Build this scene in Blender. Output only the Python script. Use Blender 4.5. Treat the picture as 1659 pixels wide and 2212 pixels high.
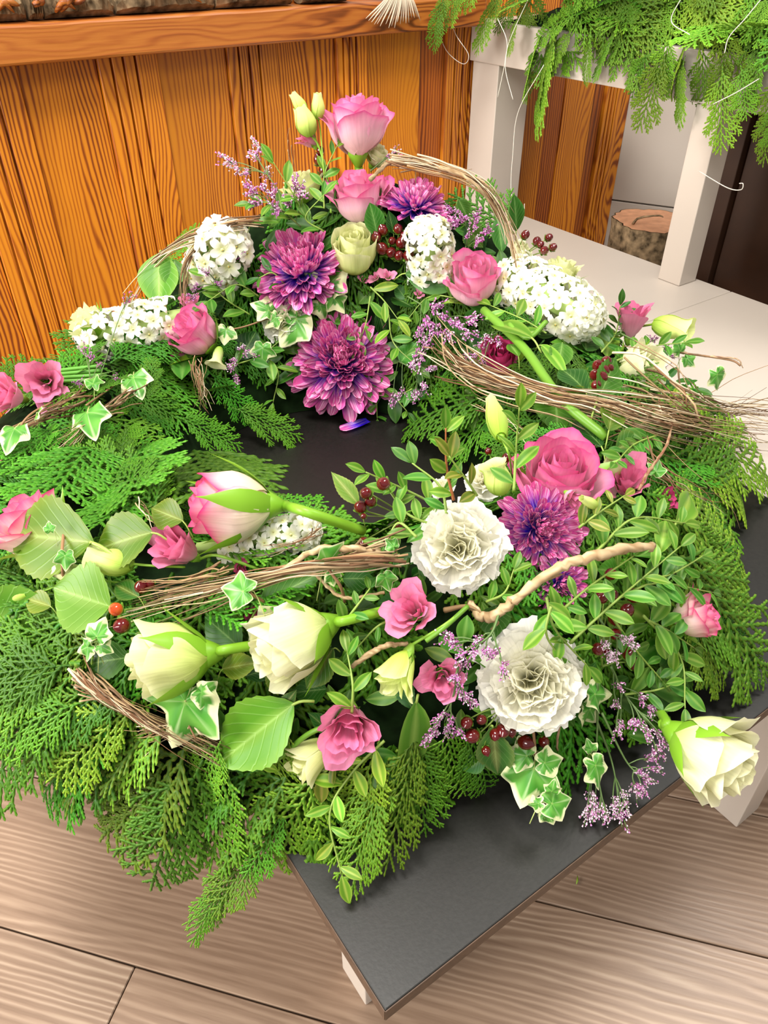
import bpy, math, random
import numpy as np
from mathutils import Vector, Matrix, Quaternion

for o in list(bpy.data.objects):
    bpy.data.objects.remove(o)
SC = bpy.context.scene
COL = SC.collection
rnd = random.Random(7)

# ---------------------------------------------------------------- camera
PW, PH, FPX = 1659.0, 2212.0, 1662.0
TH = math.radians(37.8)
CAM = Vector((0, 0, .83))
cd = bpy.data.cameras.new('camera')
cam = bpy.data.objects.new('camera', cd)
COL.objects.link(cam)
cam.location = CAM
cam.rotation_euler = (math.pi / 2 - TH, 0, 0)
cd.sensor_fit = 'VERTICAL'
cd.sensor_height = 36
cd.sensor_width = 27
cd.lens = FPX / PH * 36
cd.clip_start = .01
SC.camera = cam

# ---------------------------------------------------------------- light and exposure
world = bpy.data.worlds.new('world')
SC.world = world
world.use_nodes = True
world.node_tree.nodes['Background'].inputs[0].default_value = (1, .965, .92, 1)
world.node_tree.nodes['Background'].inputs[1].default_value = .38

def area(name, loc, target, size, power, color=(1, .96, .9)):
    l = bpy.data.lights.new(name, 'AREA')
    l.shape = 'RECTANGLE'
    l.size, l.size_y = size
    l.energy = power
    l.color = color
    o = bpy.data.objects.new(name, l)
    COL.objects.link(o)
    o.location = loc
    o.rotation_euler = (Vector(target) - Vector(loc)).to_track_quat('-Z', 'Y').to_euler()
    return o
area('ceiling_and_fill_lamp', (-.35, .30, 2.4), (0, .6, .4), (.8, .5), 46)
area('ceiling_and_fill_lamp', (-.5, -1.7, 2.3), (.3, .9, .3), (1.2, .8), 34)  # extra fill behind the camera, added to light the space under the slab
area('left_fill_light', (-2.3, -.1, 1.05), (1.2, 1.1, .4), (1.2, 1.1), 85)  # invented source low on the left, added to brighten the opening
area('ceiling_and_fill_lamp', (1.3, .9, 2.5), (.9, .9, .4), (.8, .5), 26)
SC.view_settings.view_transform = 'Standard'
SC.view_settings.look = 'None'
SC.view_settings.gamma = 1
SC.view_settings.use_curve_mapping = False
SC.view_settings.exposure = .32

# ---------------------------------------------------------------- geometry helpers
A2 = Vector((.8181, .5750, 0))        # direction along the wood wall
B2 = Vector((-.5750, .8181, 0))       # direction towards the wood wall
UP = Vector((0, 0, 1))
CR = Vector((1, 0, 0)); CF = Vector((0, math.cos(TH), -math.sin(TH))); CU = Vector((0, math.sin(TH), math.cos(TH)))
def ray(px, py):
    return CR * ((px - PW / 2) / FPX) - CU * ((py - PH / 2) / FPX) + CF
def Z(px, py, z):                     # point at height z
    d = ray(px, py); return CAM + d * ((z - CAM.z) / d.z)
def YY(px, py, y):                    # point at distance y in front
    d = ray(px, py); return CAM + d * (y / d.y)
def AB(a, b, z): return A2 * a + B2 * b + UP * z
def onB(px, py, b):                   # point on the vertical plane B = b
    d = ray(px, py); return CAM + d * (b / d.dot(B2))
def onA(px, py, a):
    d = ray(px, py); return CAM + d * (a / d.dot(A2))
def view(r, u, t): return (CR * r + CU * u - CF * t).normalized()
def depth(p): return (p - CAM).dot(CF)
def m_px(n, p): return n * depth(p) / FPX

BOARD = .33
CX, CY, RR, RW = -.06, .70, .28, .14
def sstep(a, b, x):
    t = min(1, max(0, (x - a) / (b - a))); return t * t * (3 - 2 * t)
def hgt(x, y):
    r = math.hypot(x - CX, y - CY)
    k = (r - RR) / RW
    z = 0
    if abs(k) < 1: z = .10 * (1 - k * k) ** .45
    m = sstep(.155, .24, r)
    z += m * .17 * math.exp(-((x + .03) / .17) ** 2 / 2 - ((y - .99) / .075) ** 2 / 2)
    z += m * .06 * math.exp(-((x - .04) / .2) ** 2 / 2 - ((y - .40) / .075) ** 2 / 2)
    z += m * .03 * math.exp(-((x - .22) / .1) ** 2 / 2 - ((y - .85) / .12) ** 2 / 2)
    return BOARD + z
def S(px, py, lift=0.0):              # where the sight line meets the mound
    d = ray(px, py)
    t = .25
    while t < 2.2:
        p = CAM + d * t
        if p.z < max(hgt(p.x, p.y), BOARD) + lift: return p
        t += .004
    return CAM + d * 1.1
def pt(a):
    """('S',px,py,lift) shorthand: (px,py) or (px,py,lift); ('z',px,py,z); ('y',px,py,y)"""
    if isinstance(a, Vector): return a
    if a[0] == 'z': return Z(*a[1:])
    if a[0] == 'y': return YY(*a[1:])
    return S(*a)

def empty(name, loc, label=None, cat=None, group=None, rot=None):
    o = bpy.data.objects.new(name, None)
    COL.objects.link(o)
    o.location = loc
    o.empty_display_size = .02
    if rot is not None:
        o.rotation_mode = 'QUATERNION'; o.rotation_quaternion = rot
    if label: o['label'] = label
    if cat: o['category'] = cat
    if group: o['group'] = group
    return o
def tag(o, label=None, cat=None, group=None, kind=None):
    for k, v in (('label', label), ('category', cat), ('group', group), ('kind', kind)):
        if v: o[k] = v
    return o

def mesh(name, V, F, mat, cols=None, pts=None, smooth=True):
    me = bpy.data.meshes.new(name)
    me.from_pydata([tuple(v) for v in V], [], F)
    if smooth: me.polygons.foreach_set('use_smooth', [True] * len(F))
    if cols is not None:
        at = me.attributes.new('Col', 'FLOAT_COLOR', 'POINT')
        c = np.ones((len(V), 4), dtype=np.float32); c[:, :3] = np.array(cols, dtype=np.float32)
        at.data.foreach_set('color', c.ravel())
    if pts is not None:
        at = me.attributes.new('pt', 'FLOAT_VECTOR', 'POINT')
        at.data.foreach_set('vector', np.array(pts, dtype=np.float32).ravel())
    me.materials.append(mat)
    me.update()
    return me
def obj(name, me, parent=None, M=None):
    o = bpy.data.objects.new(name, me)
    COL.objects.link(o)
    if parent is not None: o.parent = parent
    if M is not None:
        loc, rot, sca = M.decompose()
        o.rotation_mode = 'QUATERNION'
        o.location, o.rotation_quaternion, o.scale = loc, rot, sca
    return o

class MB:
    def __init__(s): s.V = []; s.F = []; s.C = []; s.P = []
    def add(s, V, F, C=None, P=None):
        b = len(s.V); s.V += list(V); s.F += [tuple(i + b for i in f) for f in F]
        if C is not None: s.C += list(C)
        if P is not None: s.P += list(P)
    def mesh(s, name, mat, smooth=True):
        return mesh(name, s.V, s.F, mat, s.C if len(s.C) == len(s.V) and s.C else None, s.P if len(s.P) == len(s.V) and s.P else None, smooth)

def grid_faces(nu, nv):
    return [(i * nv + j, (i + 1) * nv + j, (i + 1) * nv + j + 1, i * nv + j + 1) for i in range(nu - 1) for j in range(nv - 1)]

def box_vf(a0, a1, b0, b1, z0, z1, ax=A2, bx=B2):
    V = [ax * a + bx * b + UP * z for z in (z0, z1) for (a, b) in ((a0, b0), (a1, b0), (a1, b1), (a0, b1))]
    F = [(3, 2, 1, 0), (4, 5, 6, 7), (0, 1, 5, 4), (1, 2, 6, 5), (2, 3, 7, 6), (3, 0, 4, 7)]
    return V, F
def bevel(o, w=.0015, n=2):
    m = o.modifiers.new('bevel', 'BEVEL'); m.width = w; m.segments = n; m.limit_method = 'ANGLE'

def catmull(P, n):
    P = [Vector(p) for p in P]
    if len(P) < 3:
        return [P[0].lerp(P[-1], i / (n - 1)) for i in range(n)]
    Q = [P[0] * 2 - P[1]] + P + [P[-1] * 2 - P[-2]]
    out = []
    for i in range(n):
        t = i / (n - 1) * (len(P) - 1); k = min(int(t), len(P) - 2); f = t - k
        a, b, c, d = Q[k:k + 4]
        out.append(.5 * ((2 * b) + (c - a) * f + (2 * a - 5 * b + 4 * c - d) * f * f + (3 * b - a - 3 * c + d) * f ** 3))
    return out
def tube_vf(P, R, n=6):
    """tube along points P with radii R (list or number)"""
    if not hasattr(R, '__len__'): R = [R] * len(P)
    V = []; F = []
    prev = None
    for i, p in enumerate(P):
        d = (P[min(i + 1, len(P) - 1)] - P[max(i - 1, 0)])
        d = d.normalized() if d.length > 1e-9 else Vector((0, 0, 1))
        if prev is None:
            prev = d.cross(Vector((.3, .2, .9))).normalized()
            if prev.length < .1: prev = d.cross(Vector((1, 0, 0))).normalized()
        u = (prev - d * prev.dot(d)).normalized(); prev = u
        w = d.cross(u)
        for k in range(n):
            a = 2 * math.pi * k / n
            V.append(p + (u * math.cos(a) + w * math.sin(a)) * R[i])
    for i in range(len(P) - 1):
        for k in range(n):
            F.append((i * n + k, i * n + (k + 1) % n, (i + 1) * n + (k + 1) % n, (i + 1) * n + k))
    F.append(tuple(range(n))[::-1]); F.append(tuple(range((len(P) - 1) * n, len(P) * n)))
    return V, F

# ---------------------------------------------------------------- materials
def mat(name):
    m = bpy.data.materials.new(name); m.use_nodes = True
    nt = m.node_tree
    for n in list(nt.nodes): nt.nodes.remove(n)
    out = nt.nodes.new('ShaderNodeOutputMaterial')
    b = nt.nodes.new('ShaderNodeBsdfPrincipled')
    nt.links.new(b.outputs[0], out.inputs[0])
    return m, nt, b, out
def N(nt, t, **kw):
    n = nt.nodes.new('ShaderNode' + t)
    for k, v in kw.items():
        if k.startswith('i_'): n.inputs[k[2:].replace('_', ' ')].default_value = v
        else: setattr(n, k, v)
    return n
def ramp(nt, stops, interp='LINEAR'):
    r = nt.nodes.new('ShaderNodeValToRGB'); cr = r.color_ramp; cr.interpolation = interp
    while len(cr.elements) < len(stops): cr.elements.new(.5)
    for e, (p, c) in zip(cr.elements, stops):
        e.position = p; e.color = (*c, 1) if len(c) == 3 else c
    return r
def mul(nt, a, b, op='MULTIPLY'):
    n = nt.nodes.new('ShaderNodeMath'); n.operation = op
    for i, v in enumerate((a, b)):
        if v is None: continue
        if isinstance(v, (int, float)): n.inputs[i].default_value = v
        else: nt.links.new(v, n.inputs[i])
    return n.outputs[0]
def mixc(nt, fac, a, b, mode='MIX'):
    n = nt.nodes.new('ShaderNodeMix'); n.data_type = 'RGBA'; n.blend_type = mode
    for i, v in ((0, fac), (6, a), (7, b)):
        if isinstance(v, (int, float)): n.inputs[i].default_value = v
        elif isinstance(v, tuple): n.inputs[i].default_value = (*v, 1)
        else: nt.links.new(v, n.inputs[i])
    return n.outputs[2]
def bump(nt, b, h, s=.3, d=.001):
    n = nt.nodes.new('ShaderNodeBump'); n.inputs['Strength'].default_value = s; n.inputs['Distance'].default_value = d
    nt.links.new(h, n.inputs['Height']); nt.links.new(n.outputs[0], b.inputs['Normal'])

def plain(name, c, rough=.5, var=.12, scale=60, spec=.4, bmp=0):
    m, nt, b, out = mat(name)
    tc = N(nt, 'TexCoord'); no = N(nt, 'TexNoise'); no.inputs['Scale'].default_value = scale; no.inputs['Detail'].default_value = 4
    nt.links.new(tc.outputs['Object'], no.inputs['Vector'])
    c2 = tuple(x * (1 - var * 2) for x in c)
    r = ramp(nt, [(.3, c2), (.7, c)])
    nt.links.new(no.outputs[0], r.inputs[0]); nt.links.new(r.outputs[0], b.inputs['Base Color'])
    b.inputs['Roughness'].default_value = rough; b.inputs['Specular IOR Level'].default_value = spec
    if bmp: bump(nt, b, no.outputs[0], bmp, .001)
    return m

def foliage(name, rough=.4, spec=.35, trans=.25, veins=None, streak=0, rand=.25, hue=0):
    """colour comes from the plant's own colour attribute; 'pt' = (across, along, id)"""
    m, nt, b, out = mat(name)
    a = N(nt, 'Attribute', attribute_name='Col'); p = N(nt, 'Attribute', attribute_name='pt')
    sep = N(nt, 'SeparateXYZ'); nt.links.new(p.outputs['Vector'], sep.inputs[0])
    col = a.outputs['Color']
    tc = N(nt, 'TexCoord')
    if rand:
        oi = N(nt, 'ObjectInfo')
        v = mul(nt, mul(nt, oi.outputs['Random'], rand * 2), 1 - rand, 'ADD')
        hs = N(nt, 'HueSaturation'); nt.links.new(v, hs.inputs['Value']); nt.links.new(col, hs.inputs['Color'])
        if hue:
            r2 = mul(nt, mul(nt, oi.outputs['Random'], 7.31), None, 'FRACT')
            nt.links.new(mul(nt, mul(nt, r2, hue), .5 - hue / 2, 'ADD'), hs.inputs['Hue'])
        col = hs.outputs[0]
    h = None
    if veins == 'leaf':
        ab = mul(nt, sep.outputs[0], None, 'ABSOLUTE')
        ph = mul(nt, mul(nt, sep.outputs[1], 46), mul(nt, ab, 17), 'SUBTRACT')
        s = mul(nt, ph, None, 'SINE')
        s2 = mul(nt, mul(nt, s, 0, 'MAXIMUM'), 12, 'POWER')
        mid = mul(nt, mul(nt, 1, mul(nt, ab, 14), 'SUBTRACT'), 0, 'MAXIMUM')
        vv = mul(nt, mul(nt, s2, .45), mid, 'ADD')
        vv = mul(nt, vv, 1, 'MINIMUM')
        col = mixc(nt, mul(nt, vv, .26), col, (.5, .75, .25))
        h = mul(nt, s2, -.6)
    if veins == 'petal':
        no = N(nt, 'TexNoise'); no.inputs['Scale'].default_value = 1; no.inputs['Detail'].default_value = 3
        cmb = N(nt, 'CombineXYZ')
        nt.links.new(mul(nt, sep.outputs[0], 14), cmb.inputs[0]); nt.links.new(mul(nt, sep.outputs[1], 1.6), cmb.inputs[1]); nt.links.new(mul(nt, sep.outputs[2], 1.0), cmb.inputs[2])
        nt.links.new(cmb.outputs[0], no.inputs['Vector'])
        r = ramp(nt, [(.3, (.90, .90, .90)), (.6, (1, 1, 1))]); nt.links.new(no.outputs[0], r.inputs[0])
        col = mixc(nt, 1, col, r.outputs[0], 'MULTIPLY')
        h = no.outputs[0]
    if veins == 'streak':
        no = N(nt, 'TexNoise'); no.inputs['Scale'].default_value = 1; no.inputs['Detail'].default_value = 2
        oi2 = N(nt, 'ObjectInfo')
        cmb = N(nt, 'CombineXYZ')
        nt.links.new(mul(nt, sep.outputs[0], 2.6), cmb.inputs[0]); nt.links.new(mul(nt, sep.outputs[1], 1.5), cmb.inputs[1]); nt.links.new(mul(nt, oi2.outputs['Random'], 30), cmb.inputs[2])
        nt.links.new(cmb.outputs[0], no.inputs['Vector'])
        r = ramp(nt, [(.48, (0, 0, 0)), (.60, (1, 1, 1))]); nt.links.new(no.outputs[0], r.inputs[0])
        f = mul(nt, mul(nt, r.outputs[0], sep.outputs[1]), .75)
        col = mixc(nt, f, col, (.98, .66, .84))
        h = no.outputs[0]
    if h is not None: bump(nt, b, h, .35, .0006)
    nt.links.new(col, b.inputs['Base Color'])
    b.inputs['Roughness'].default_value = rough; b.inputs['Specular IOR Level'].default_value = spec
    if trans:
        tr = N(nt, 'BsdfTranslucent'); nt.links.new(col, tr.inputs[0])
        mx = N(nt, 'MixShader'); mx.inputs[0].default_value = trans
        nt.links.new(b.outputs[0], mx.inputs[1]); nt.links.new(tr.outputs[0], mx.inputs[2]); nt.links.new(mx.outputs[0], out.inputs[0])
    return m

M_PETAL = foliage('petal', .5, .25, .3, 'petal', rand=0)
M_MUM = foliage('chrysanthemum_petal', .5, .3, .18, 'streak', rand=.15)
M_WHITE = foliage('white_floret', .45, .3, .3, 'petal', rand=.04)
M_LEAF = foliage('leaf', .42, .3, .2, 'leaf', rand=.22, hue=.03)
M_SMALL = foliage('small_leaf', .42, .35, .2, None, rand=.22, hue=.035)
M_IVY = foliage('ivy_leaf', .36, .4, .25, None, rand=.08)
M_FROND = foliage('cedar', .5, .3, .16, None, rand=.38, hue=.035)
M_STEM = foliage('stem', .4, .4, .1, None, rand=.1)
M_TWIG = foliage('twig', .7, .2, 0, None, rand=.3)
M_STATICE = foliage('statice', .7, .1, .15, None, rand=.08)
M_BERRY, _nt, _b, _o = mat('berry')
_a = N(_nt, 'Attribute', attribute_name='Col'); _nt.links.new(_a.outputs['Color'], _b.inputs['Base Color'])
_b.inputs['Roughness'].default_value = .12; _b.inputs['Coat Weight'].default_value = .6; _b.inputs['Coat Roughness'].default_value = .05

def wood(name, stops, axis='Z', across='X', lines=110, warp=9, wscale=(3.2, .7), fine=160, rough=.45, bmp=.25, sharp=1.6, knots=0, vary=.25, mask=None, famt=.42):
    """plank grain: growth lines across the plank, warped into flames, with a few knots"""
    m, nt, b, out = mat(name)
    tc = N(nt, 'TexCoord'); oi = N(nt, 'ObjectInfo')
    add = N(nt, 'VectorMath', operation='ADD')
    cmb = N(nt, 'CombineXYZ')
    for i, k in enumerate((13.7, 37.1, 71.3)): nt.links.new(mul(nt, oi.outputs['Random'], k), cmb.inputs[i])
    nt.links.new(tc.outputs['Object'], add.inputs[0]); nt.links.new(cmb.outputs[0], add.inputs[1])
    sep = N(nt, 'SeparateXYZ'); nt.links.new(add.outputs[0], sep.inputs[0])
    ia, il = 'XYZ'.index(across), 'XYZ'.index(axis)
    xa, xl = sep.outputs[ia], sep.outputs[il]
    def vec(sa, sl, k=0):
        c = N(nt, 'CombineXYZ'); nt.links.new(mul(nt, xa, sa), c.inputs[0]); nt.links.new(mul(nt, xl, sl), c.inputs[1]); c.inputs[2].default_value = k
        return c.outputs[0]
    def noise(v, det=2, rgh=.5):
        n = N(nt, 'TexNoise'); n.inputs['Scale'].default_value = 1; n.inputs['Detail'].default_value = det; n.inputs['Roughness'].default_value = rgh
        nt.links.new(v, n.inputs['Vector']); return n.outputs[0]
    ph = mul(nt, mul(nt, xa, lines), mul(nt, noise(vec(wscale[0] * 3, wscale[1] * 3)), warp), 'ADD')
    ph = mul(nt, ph, mul(nt, noise(vec(60, 12, 3)), .8), 'ADD')
    kn = None
    if knots:
        vo = N(nt, 'TexVoronoi'); vo.inputs['Scale'].default_value = 1; nt.links.new(vec(8, 3.2, 5), vo.inputs['Vector'])
        kd = vo.outputs['Distance']
        g = mul(nt, mul(nt, mul(nt, kd, kd), -9), None, 'EXPONENT')
        ph = mul(nt, ph, mul(nt, g, knots), 'ADD')
        kn = mul(nt, mul(nt, mul(nt, kd, kd), -260), None, 'EXPONENT')
    s = mul(nt, mul(nt, mul(nt, mul(nt, ph, 6.283), None, 'SINE'), .5), .5, 'ADD')
    s = mul(nt, s, sharp, 'POWER')
    dens = noise(vec(9, 1.1, 9), 1)
    if mask:
        mr = N(nt, 'MapRange'); mr.inputs['From Min'].default_value = mask[0]; mr.inputs['From Max'].default_value = mask[1]
        nt.links.new(noise(vec(7, 1.6, 4), 3), mr.inputs['Value']); dens = mul(nt, mul(nt, mr.outputs[0], .62), .12, 'ADD')
    n2 = noise(vec(fine, fine * .04, 2), 4, .6)
    f = mul(nt, mul(nt, s, mul(nt, mul(nt, dens, 1.2), .05, 'ADD')), mul(nt, n2, famt), 'ADD')
    f = mul(nt, f, mul(nt, mul(nt, dens, .3), .12, 'SUBTRACT'), 'ADD')
    if kn is not None: f = mul(nt, f, mul(nt, kn, .6), 'ADD')
    r = ramp(nt, stops); nt.links.new(f, r.inputs[0])
    hs = N(nt, 'HueSaturation'); nt.links.new(r.outputs[0], hs.inputs['Color'])
    nt.links.new(mul(nt, mul(nt, oi.outputs['Random'], vary), 1 - vary / 2, 'ADD'), hs.inputs['Value'])
    nt.links.new(hs.outputs[0], b.inputs['Base Color'])
    b.inputs['Roughness'].default_value = rough
    bump(nt, b, f, bmp, .0006)
    return m
M_PINE = wood('pine', [(.12, (.66, .235, .012)), (.45, (.58, .19, .010)), (.70, (.40, .105, .006)), (.98, (.20, .04, .003))], 'Z', 'X', 125, 12, (3.0, .42), knots=5)
M_PINE_DARK = wood('dark_pine', [(.1, (.46, .13, .010)), (.4, (.33, .075, .006)), (.9, (.12, .022, .003))], 'Z', 'X', 130, 10, (3, .4))
M_LEDGE = wood('ledge_wood', [(.15, (.42, .14, .022)), (.45, (.33, .09, .014)), (.7, (.20, .048, .008)), (.98, (.08, .018, .004))], 'X', 'Z', 110, 8, (8, 1.1), fine=220, bmp=.8, rough=.38, mask=(.38, .8), famt=.55)
M_FLOOR = wood('oak_floor', [(.15, (.20, .128, .085)), (.35, (.265, .178, .122)), (.62, (.335, .235, .165)), (1, (.46, .35, .255))], 'X', 'Y', 115, 15, (2.3, .30), fine=230, rough=.36, sharp=2.2, bmp=.4, vary=.16, mask=(.42, .86), famt=.62)
M_WHITE_P = plain('white_lacquer', (.56, .495, .43), .35, .02, 8)
M_BLACKT, nt, b, out = mat('black_laminate')
no = N(nt, 'TexNoise'); no.inputs['Scale'].default_value = 420; no.inputs['Detail'].default_value = 3
tc = N(nt, 'TexCoord'); nt.links.new(tc.outputs['Object'], no.inputs['Vector'])
r = ramp(nt, [(.3, (.006, .0055, .004)), (.8, (.012, .011, .009))]); nt.links.new(no.outputs[0], r.inputs[0]); nt.links.new(r.outputs[0], b.inputs['Base Color'])
b.inputs['Roughness'].default_value = .38; b.inputs['Specular IOR Level'].default_value = .6
bump(nt, b, no.outputs[0], .15, .0003)
M_EDGE = plain('brown_edge_band', (.10, .055, .03), .5, .2, 200)
M_DARKB = plain('dark_brown_board', (.045, .018, .008), .5, .15, 20)
M_MOSS = plain('dark_moss', (.008, .022, .005), .95, .3, 90, .1, .6)
M_BARK = plain('bark', (.36, .25, .14), .9, .43, 70, .1, 1)
M_CUTWOOD = plain('cut_wood', (.72, .36, .20), .7, .12, 60, .2, .3)
M_WIRE = plain('silver_wire', (.75, .7, .62), .3, .05, 10)
M_DEAD = plain('withered_leaf', (.33, .2, .12), .7, .2, 40)
# ================================================================ room
def bx(x0, x1, y0, y1, z0, z1):
    return box_vf(x0, x1, y0, y1, z0, z1, Vector((1, 0, 0)), Vector((0, 1, 0)))
def box_obj(name, dims, m, parent=None, bev=.0015, M=None, extra=None):
    b = MB(); b.add(*bx(*dims))
    for e in (extra or []): b.add(*bx(*e))
    o = obj(name, b.mesh(name, m, False), parent, M)
    if bev: bevel(o, bev)
    return o
QAB = Matrix(((A2.x, B2.x, 0), (A2.y, B2.y, 0), (0, 0, 1))).to_quaternion()
def abroot(name, a=0, b=0, z=0, **kw): return empty(name, A2 * a + B2 * b + UP * z, rot=QAB, **kw)

# ---- floor of planks
fl = empty('floor', (0, 0, 0), rot=Matrix.Rotation(math.radians(-14.2), 3, 'Z').to_quaternion()); fl['kind'] = 'structure'
PWID = .1635
# floor axes: u along the planks, w across them
cf, sf = math.cos(math.radians(-14.2)), math.sin(math.radians(-14.2))
def uw(p): return p.x * cf + p.y * sf, -p.x * sf + p.y * cf
w0 = uw(Z(1659, 2068, 0))[1]           # a joint seen in the photograph
u_end, w_end = uw(Z(290, 2095, 0))     # a butt joint seen in the photograph
PL = 1.25
sub = box_obj('subfloor', (-3, 3.5, -1.5, 3.5, -.03, -.009), M_DARKB, fl, 0)
plank_me = None
for i in range(-8, 14):
    wlo = w0 + i * PWID
    if wlo < -.6 or wlo > 2.6: continue
    off = {-2: u_end % PL, -1: .63, 0: .70}.get(i, (i * .437 + .31) % PL)
    for k in range(-2, 3):
        ua = off + k * PL
        if ua > 2.4 or ua + PL < -2.1: continue
        if plank_me is None:
            b = MB(); b.add(*bx(0, PL - .0012, .0007, PWID - .0012, -.009, 0)); plank_me = b.mesh('plank', M_FLOOR, False)
        o = obj('plank', plank_me, fl, Matrix.Translation((ua, wlo, 0))); bevel(o, .0009, 1)

# ---- wood wall behind: vertical pine boards with grooved mouldings
WB = 1.38
wall = abroot('wall_back'); wall['kind'] = 'structure'
box_obj('backing_board', (-1.6, 1.72, WB + .004, WB + .03, 0, .72), M_PINE_DARK, wall, 0)
def seamA(px, py): return onB(px, py, WB).dot(A2)
seams = [seamA(x, y) for x, y in ((48, 160), (210, 160), (340, 160), (488, 150), (596, 140), (720, 130), (788, 120), (905, 120), (958, 110), (1040, 120))]
wides = []
a = seams[0]
step = (seams[5] - seams[1]) / 2
xs = [seams[0] - step * k for k in (4, 3, 2, 1)]
segs = []            # (from, to, kind)
for k in range(5, 0, -1):
    base = seams[1] - step * k
    segs += [(base, base + (seams[2] - seams[1]), 'moulding'), (base + (seams[2] - seams[1]), base + step, 'board')]
segs += [(seams[1], seams[2], 'moulding'), (seams[2], seams[3], 'board'), (seams[3], seams[4], 'moulding'), (seams[4], seams[5], 'board'),
         (seams[5], seams[6], 'moulding'), (seams[6], seams[7], 'board'), (seams[7], seams[8], 'dark'), (seams[8], seams[9], 'moulding')]
a = seams[9]
for wd, kd in ((.085, 'board'), (.05, 'moulding'), (.07, 'board'), (.05, 'dark'), (.1, 'board'), (.035, 'dark'), (.06, 'moulding'), (.08, 'board'), (.02, 'dark'), (.055, 'moulding')):
    e = min(a + wd, 1.70)
    if e > a: segs.append((a, e, kd))
    a = e
if a < 1.70: segs.append((a, 1.70, 'board'))
for (a, e, kd) in segs:
    if kd == 'moulding':
        n = 3 if e - a > .045 else 2
        w = e - a; g = .0035
        # raised strip cut by narrow grooves
        cuts = [a + .0008, a + w * .22, a + w * .42, a + w * .62, e - .0008][: 5] if n == 3 else [a + .0008, a + w * .35, a + w * .65, e - .0008]
        b = MB()
        b.add(*bx(a + .0008, e - .0008, WB - .002, WB + .004, 0, .70))
        for i in range(len(cuts) - 1):
            b.add(*bx(cuts[i] + (g / 2 if i else 0), cuts[i + 1] - (g / 2 if i < len(cuts) - 2 else 0), WB - .012, WB - .001, 0, .70))
        o = obj('grooved_board', b.mesh('grooved_board', M_PINE, False), wall); bevel(o, .0012, 1)
    else:
        box_obj('dark_board' if kd == 'dark' else 'board', (a + .0006, e - .0006, WB - (.003 if kd == 'dark' else .005), WB + .004, 0, .70), M_PINE_DARK if kd == 'dark' else M_PINE, wall, .0012)

# upper wall behind the ledge (above the frame)
up_ = abroot('wall_upper'); up_['kind'] = 'structure'
box_obj('board', (-1.6, 1.72, 1.66, 1.69, .72, 2.4), M_WHITE_P, up_, 0)
# the ledge beam
led = abroot('trim_ledge', 0, 0, 0); led['kind'] = 'structure'
obj_ledge = box_obj('ledge_board', (-1.6, 1.168, 1.32, 1.66, .661, .7105), M_LEDGE, led, .004)

# white side cupboard seen through the opening, running away from the pine boards
p0 = A2 * 1.70 + B2 * WB
dv = Vector((.899, -.438, 0)); dn = Vector((.438, .899, 0))
QS = Matrix(((dv.x, dn.x, 0), (dv.y, dn.y, 0), (0, 0, 1))).to_quaternion()
cup = empty('white_cupboard', p0, 'tall white cupboard with a thin groove, behind the log stump', 'cupboard', rot=QS)
zg = .83 - .0   # groove height from the photograph
d_ = ray(1320, 432); t_ = ((p0 - CAM).dot(dn)) / d_.dot(dn); zg = (CAM + d_ * t_).z
box_obj('door', (.0, .7, .0, .02, 0, zg - .002), M_WHITE_P, cup, .001)
box_obj('door', (.0, .7, .0, .02, zg + .002, .59), M_WHITE_P, cup, .001)
box_obj('body', (.0, .7, .0205, .3, 0, .59), M_WHITE_P, cup, .001)

# dark cabinet on the right
dk = abroot('dark_cabinet', label='dark brown cabinet at the right edge, behind the white bench', cat='cabinet')
box_obj('side_strip', (1.36, 1.40, .835, .89, 0, .59), M_DARKB, dk, .002)
box_obj('door', (1.375, 1.39, .3, .833, 0, .59), M_DARKB, dk, .002)
box_obj('body', (1.391, 1.69, .3, .835, 0, .59), M_DARKB, dk, .002)

# ---- white bench of two butted units under the raised white table
def bench(b0, b1, label):
    r = abroot('white_bench', label=label, cat='bench', group='white bench units behind the black board')
    box_obj('seat_top', (.69, 1.232, b0, b1, .2655, .3155), M_WHITE_P, r, .0015)
    for a in (.69, 1.182):
        for b_ in (b0, b1 - .05):
            box_obj('leg', (a + .0005, a + .0495, b_ + .0005, b_ + .0495, 0, .2653), M_WHITE_P, r, .0015)
bench(.7075, 1.362, 'far white bench unit on which the raised table stands, beside the pine wall')
bench(.09, .7065, 'near white bench unit at the right edge, next to the joint line')

# ---- raised white table with the garland on it
tb = abroot('white_table', label='white table with square posts standing on the bench, covered in cut greenery', cat='table')
box_obj('tabletop', (1.172, 1.42, .45, 1.366, .598, .668), M_WHITE_P, tb, .0015)
box_obj('leg', (1.175, 1.221, .773, .819, .3158, .5978), M_WHITE_P, tb, .0015)
box_obj('leg', (1.175, 1.262, 1.281, 1.358, .3158, .5978), M_WHITE_P, tb, .0015)

# ---- low table: black board on white square legs
lt = abroot('low_table', label='low table with a black board top and white square legs under the wreath', cat='table')
box_obj('tabletop', (.101, .727, .1425, 1.0, BOARD - .0135, BOARD), M_BLACKT, lt, .0008)
e1 = box_obj('edge_band', (.1008, .7272, .1418, .1424, BOARD - .0131, BOARD - .0006), M_EDGE, lt, 0, extra=[(.1003, .1009, .1424, 1.0, BOARD - .0131, BOARD - .0006)])
for a, b_ in ((.1547, .2506), (.606, .157), (.155, .95)):
    box_obj('leg', (a, a + .042, b_, b_ + .042, 0, BOARD - .0137), M_WHITE_P, lt, .0015)

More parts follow.
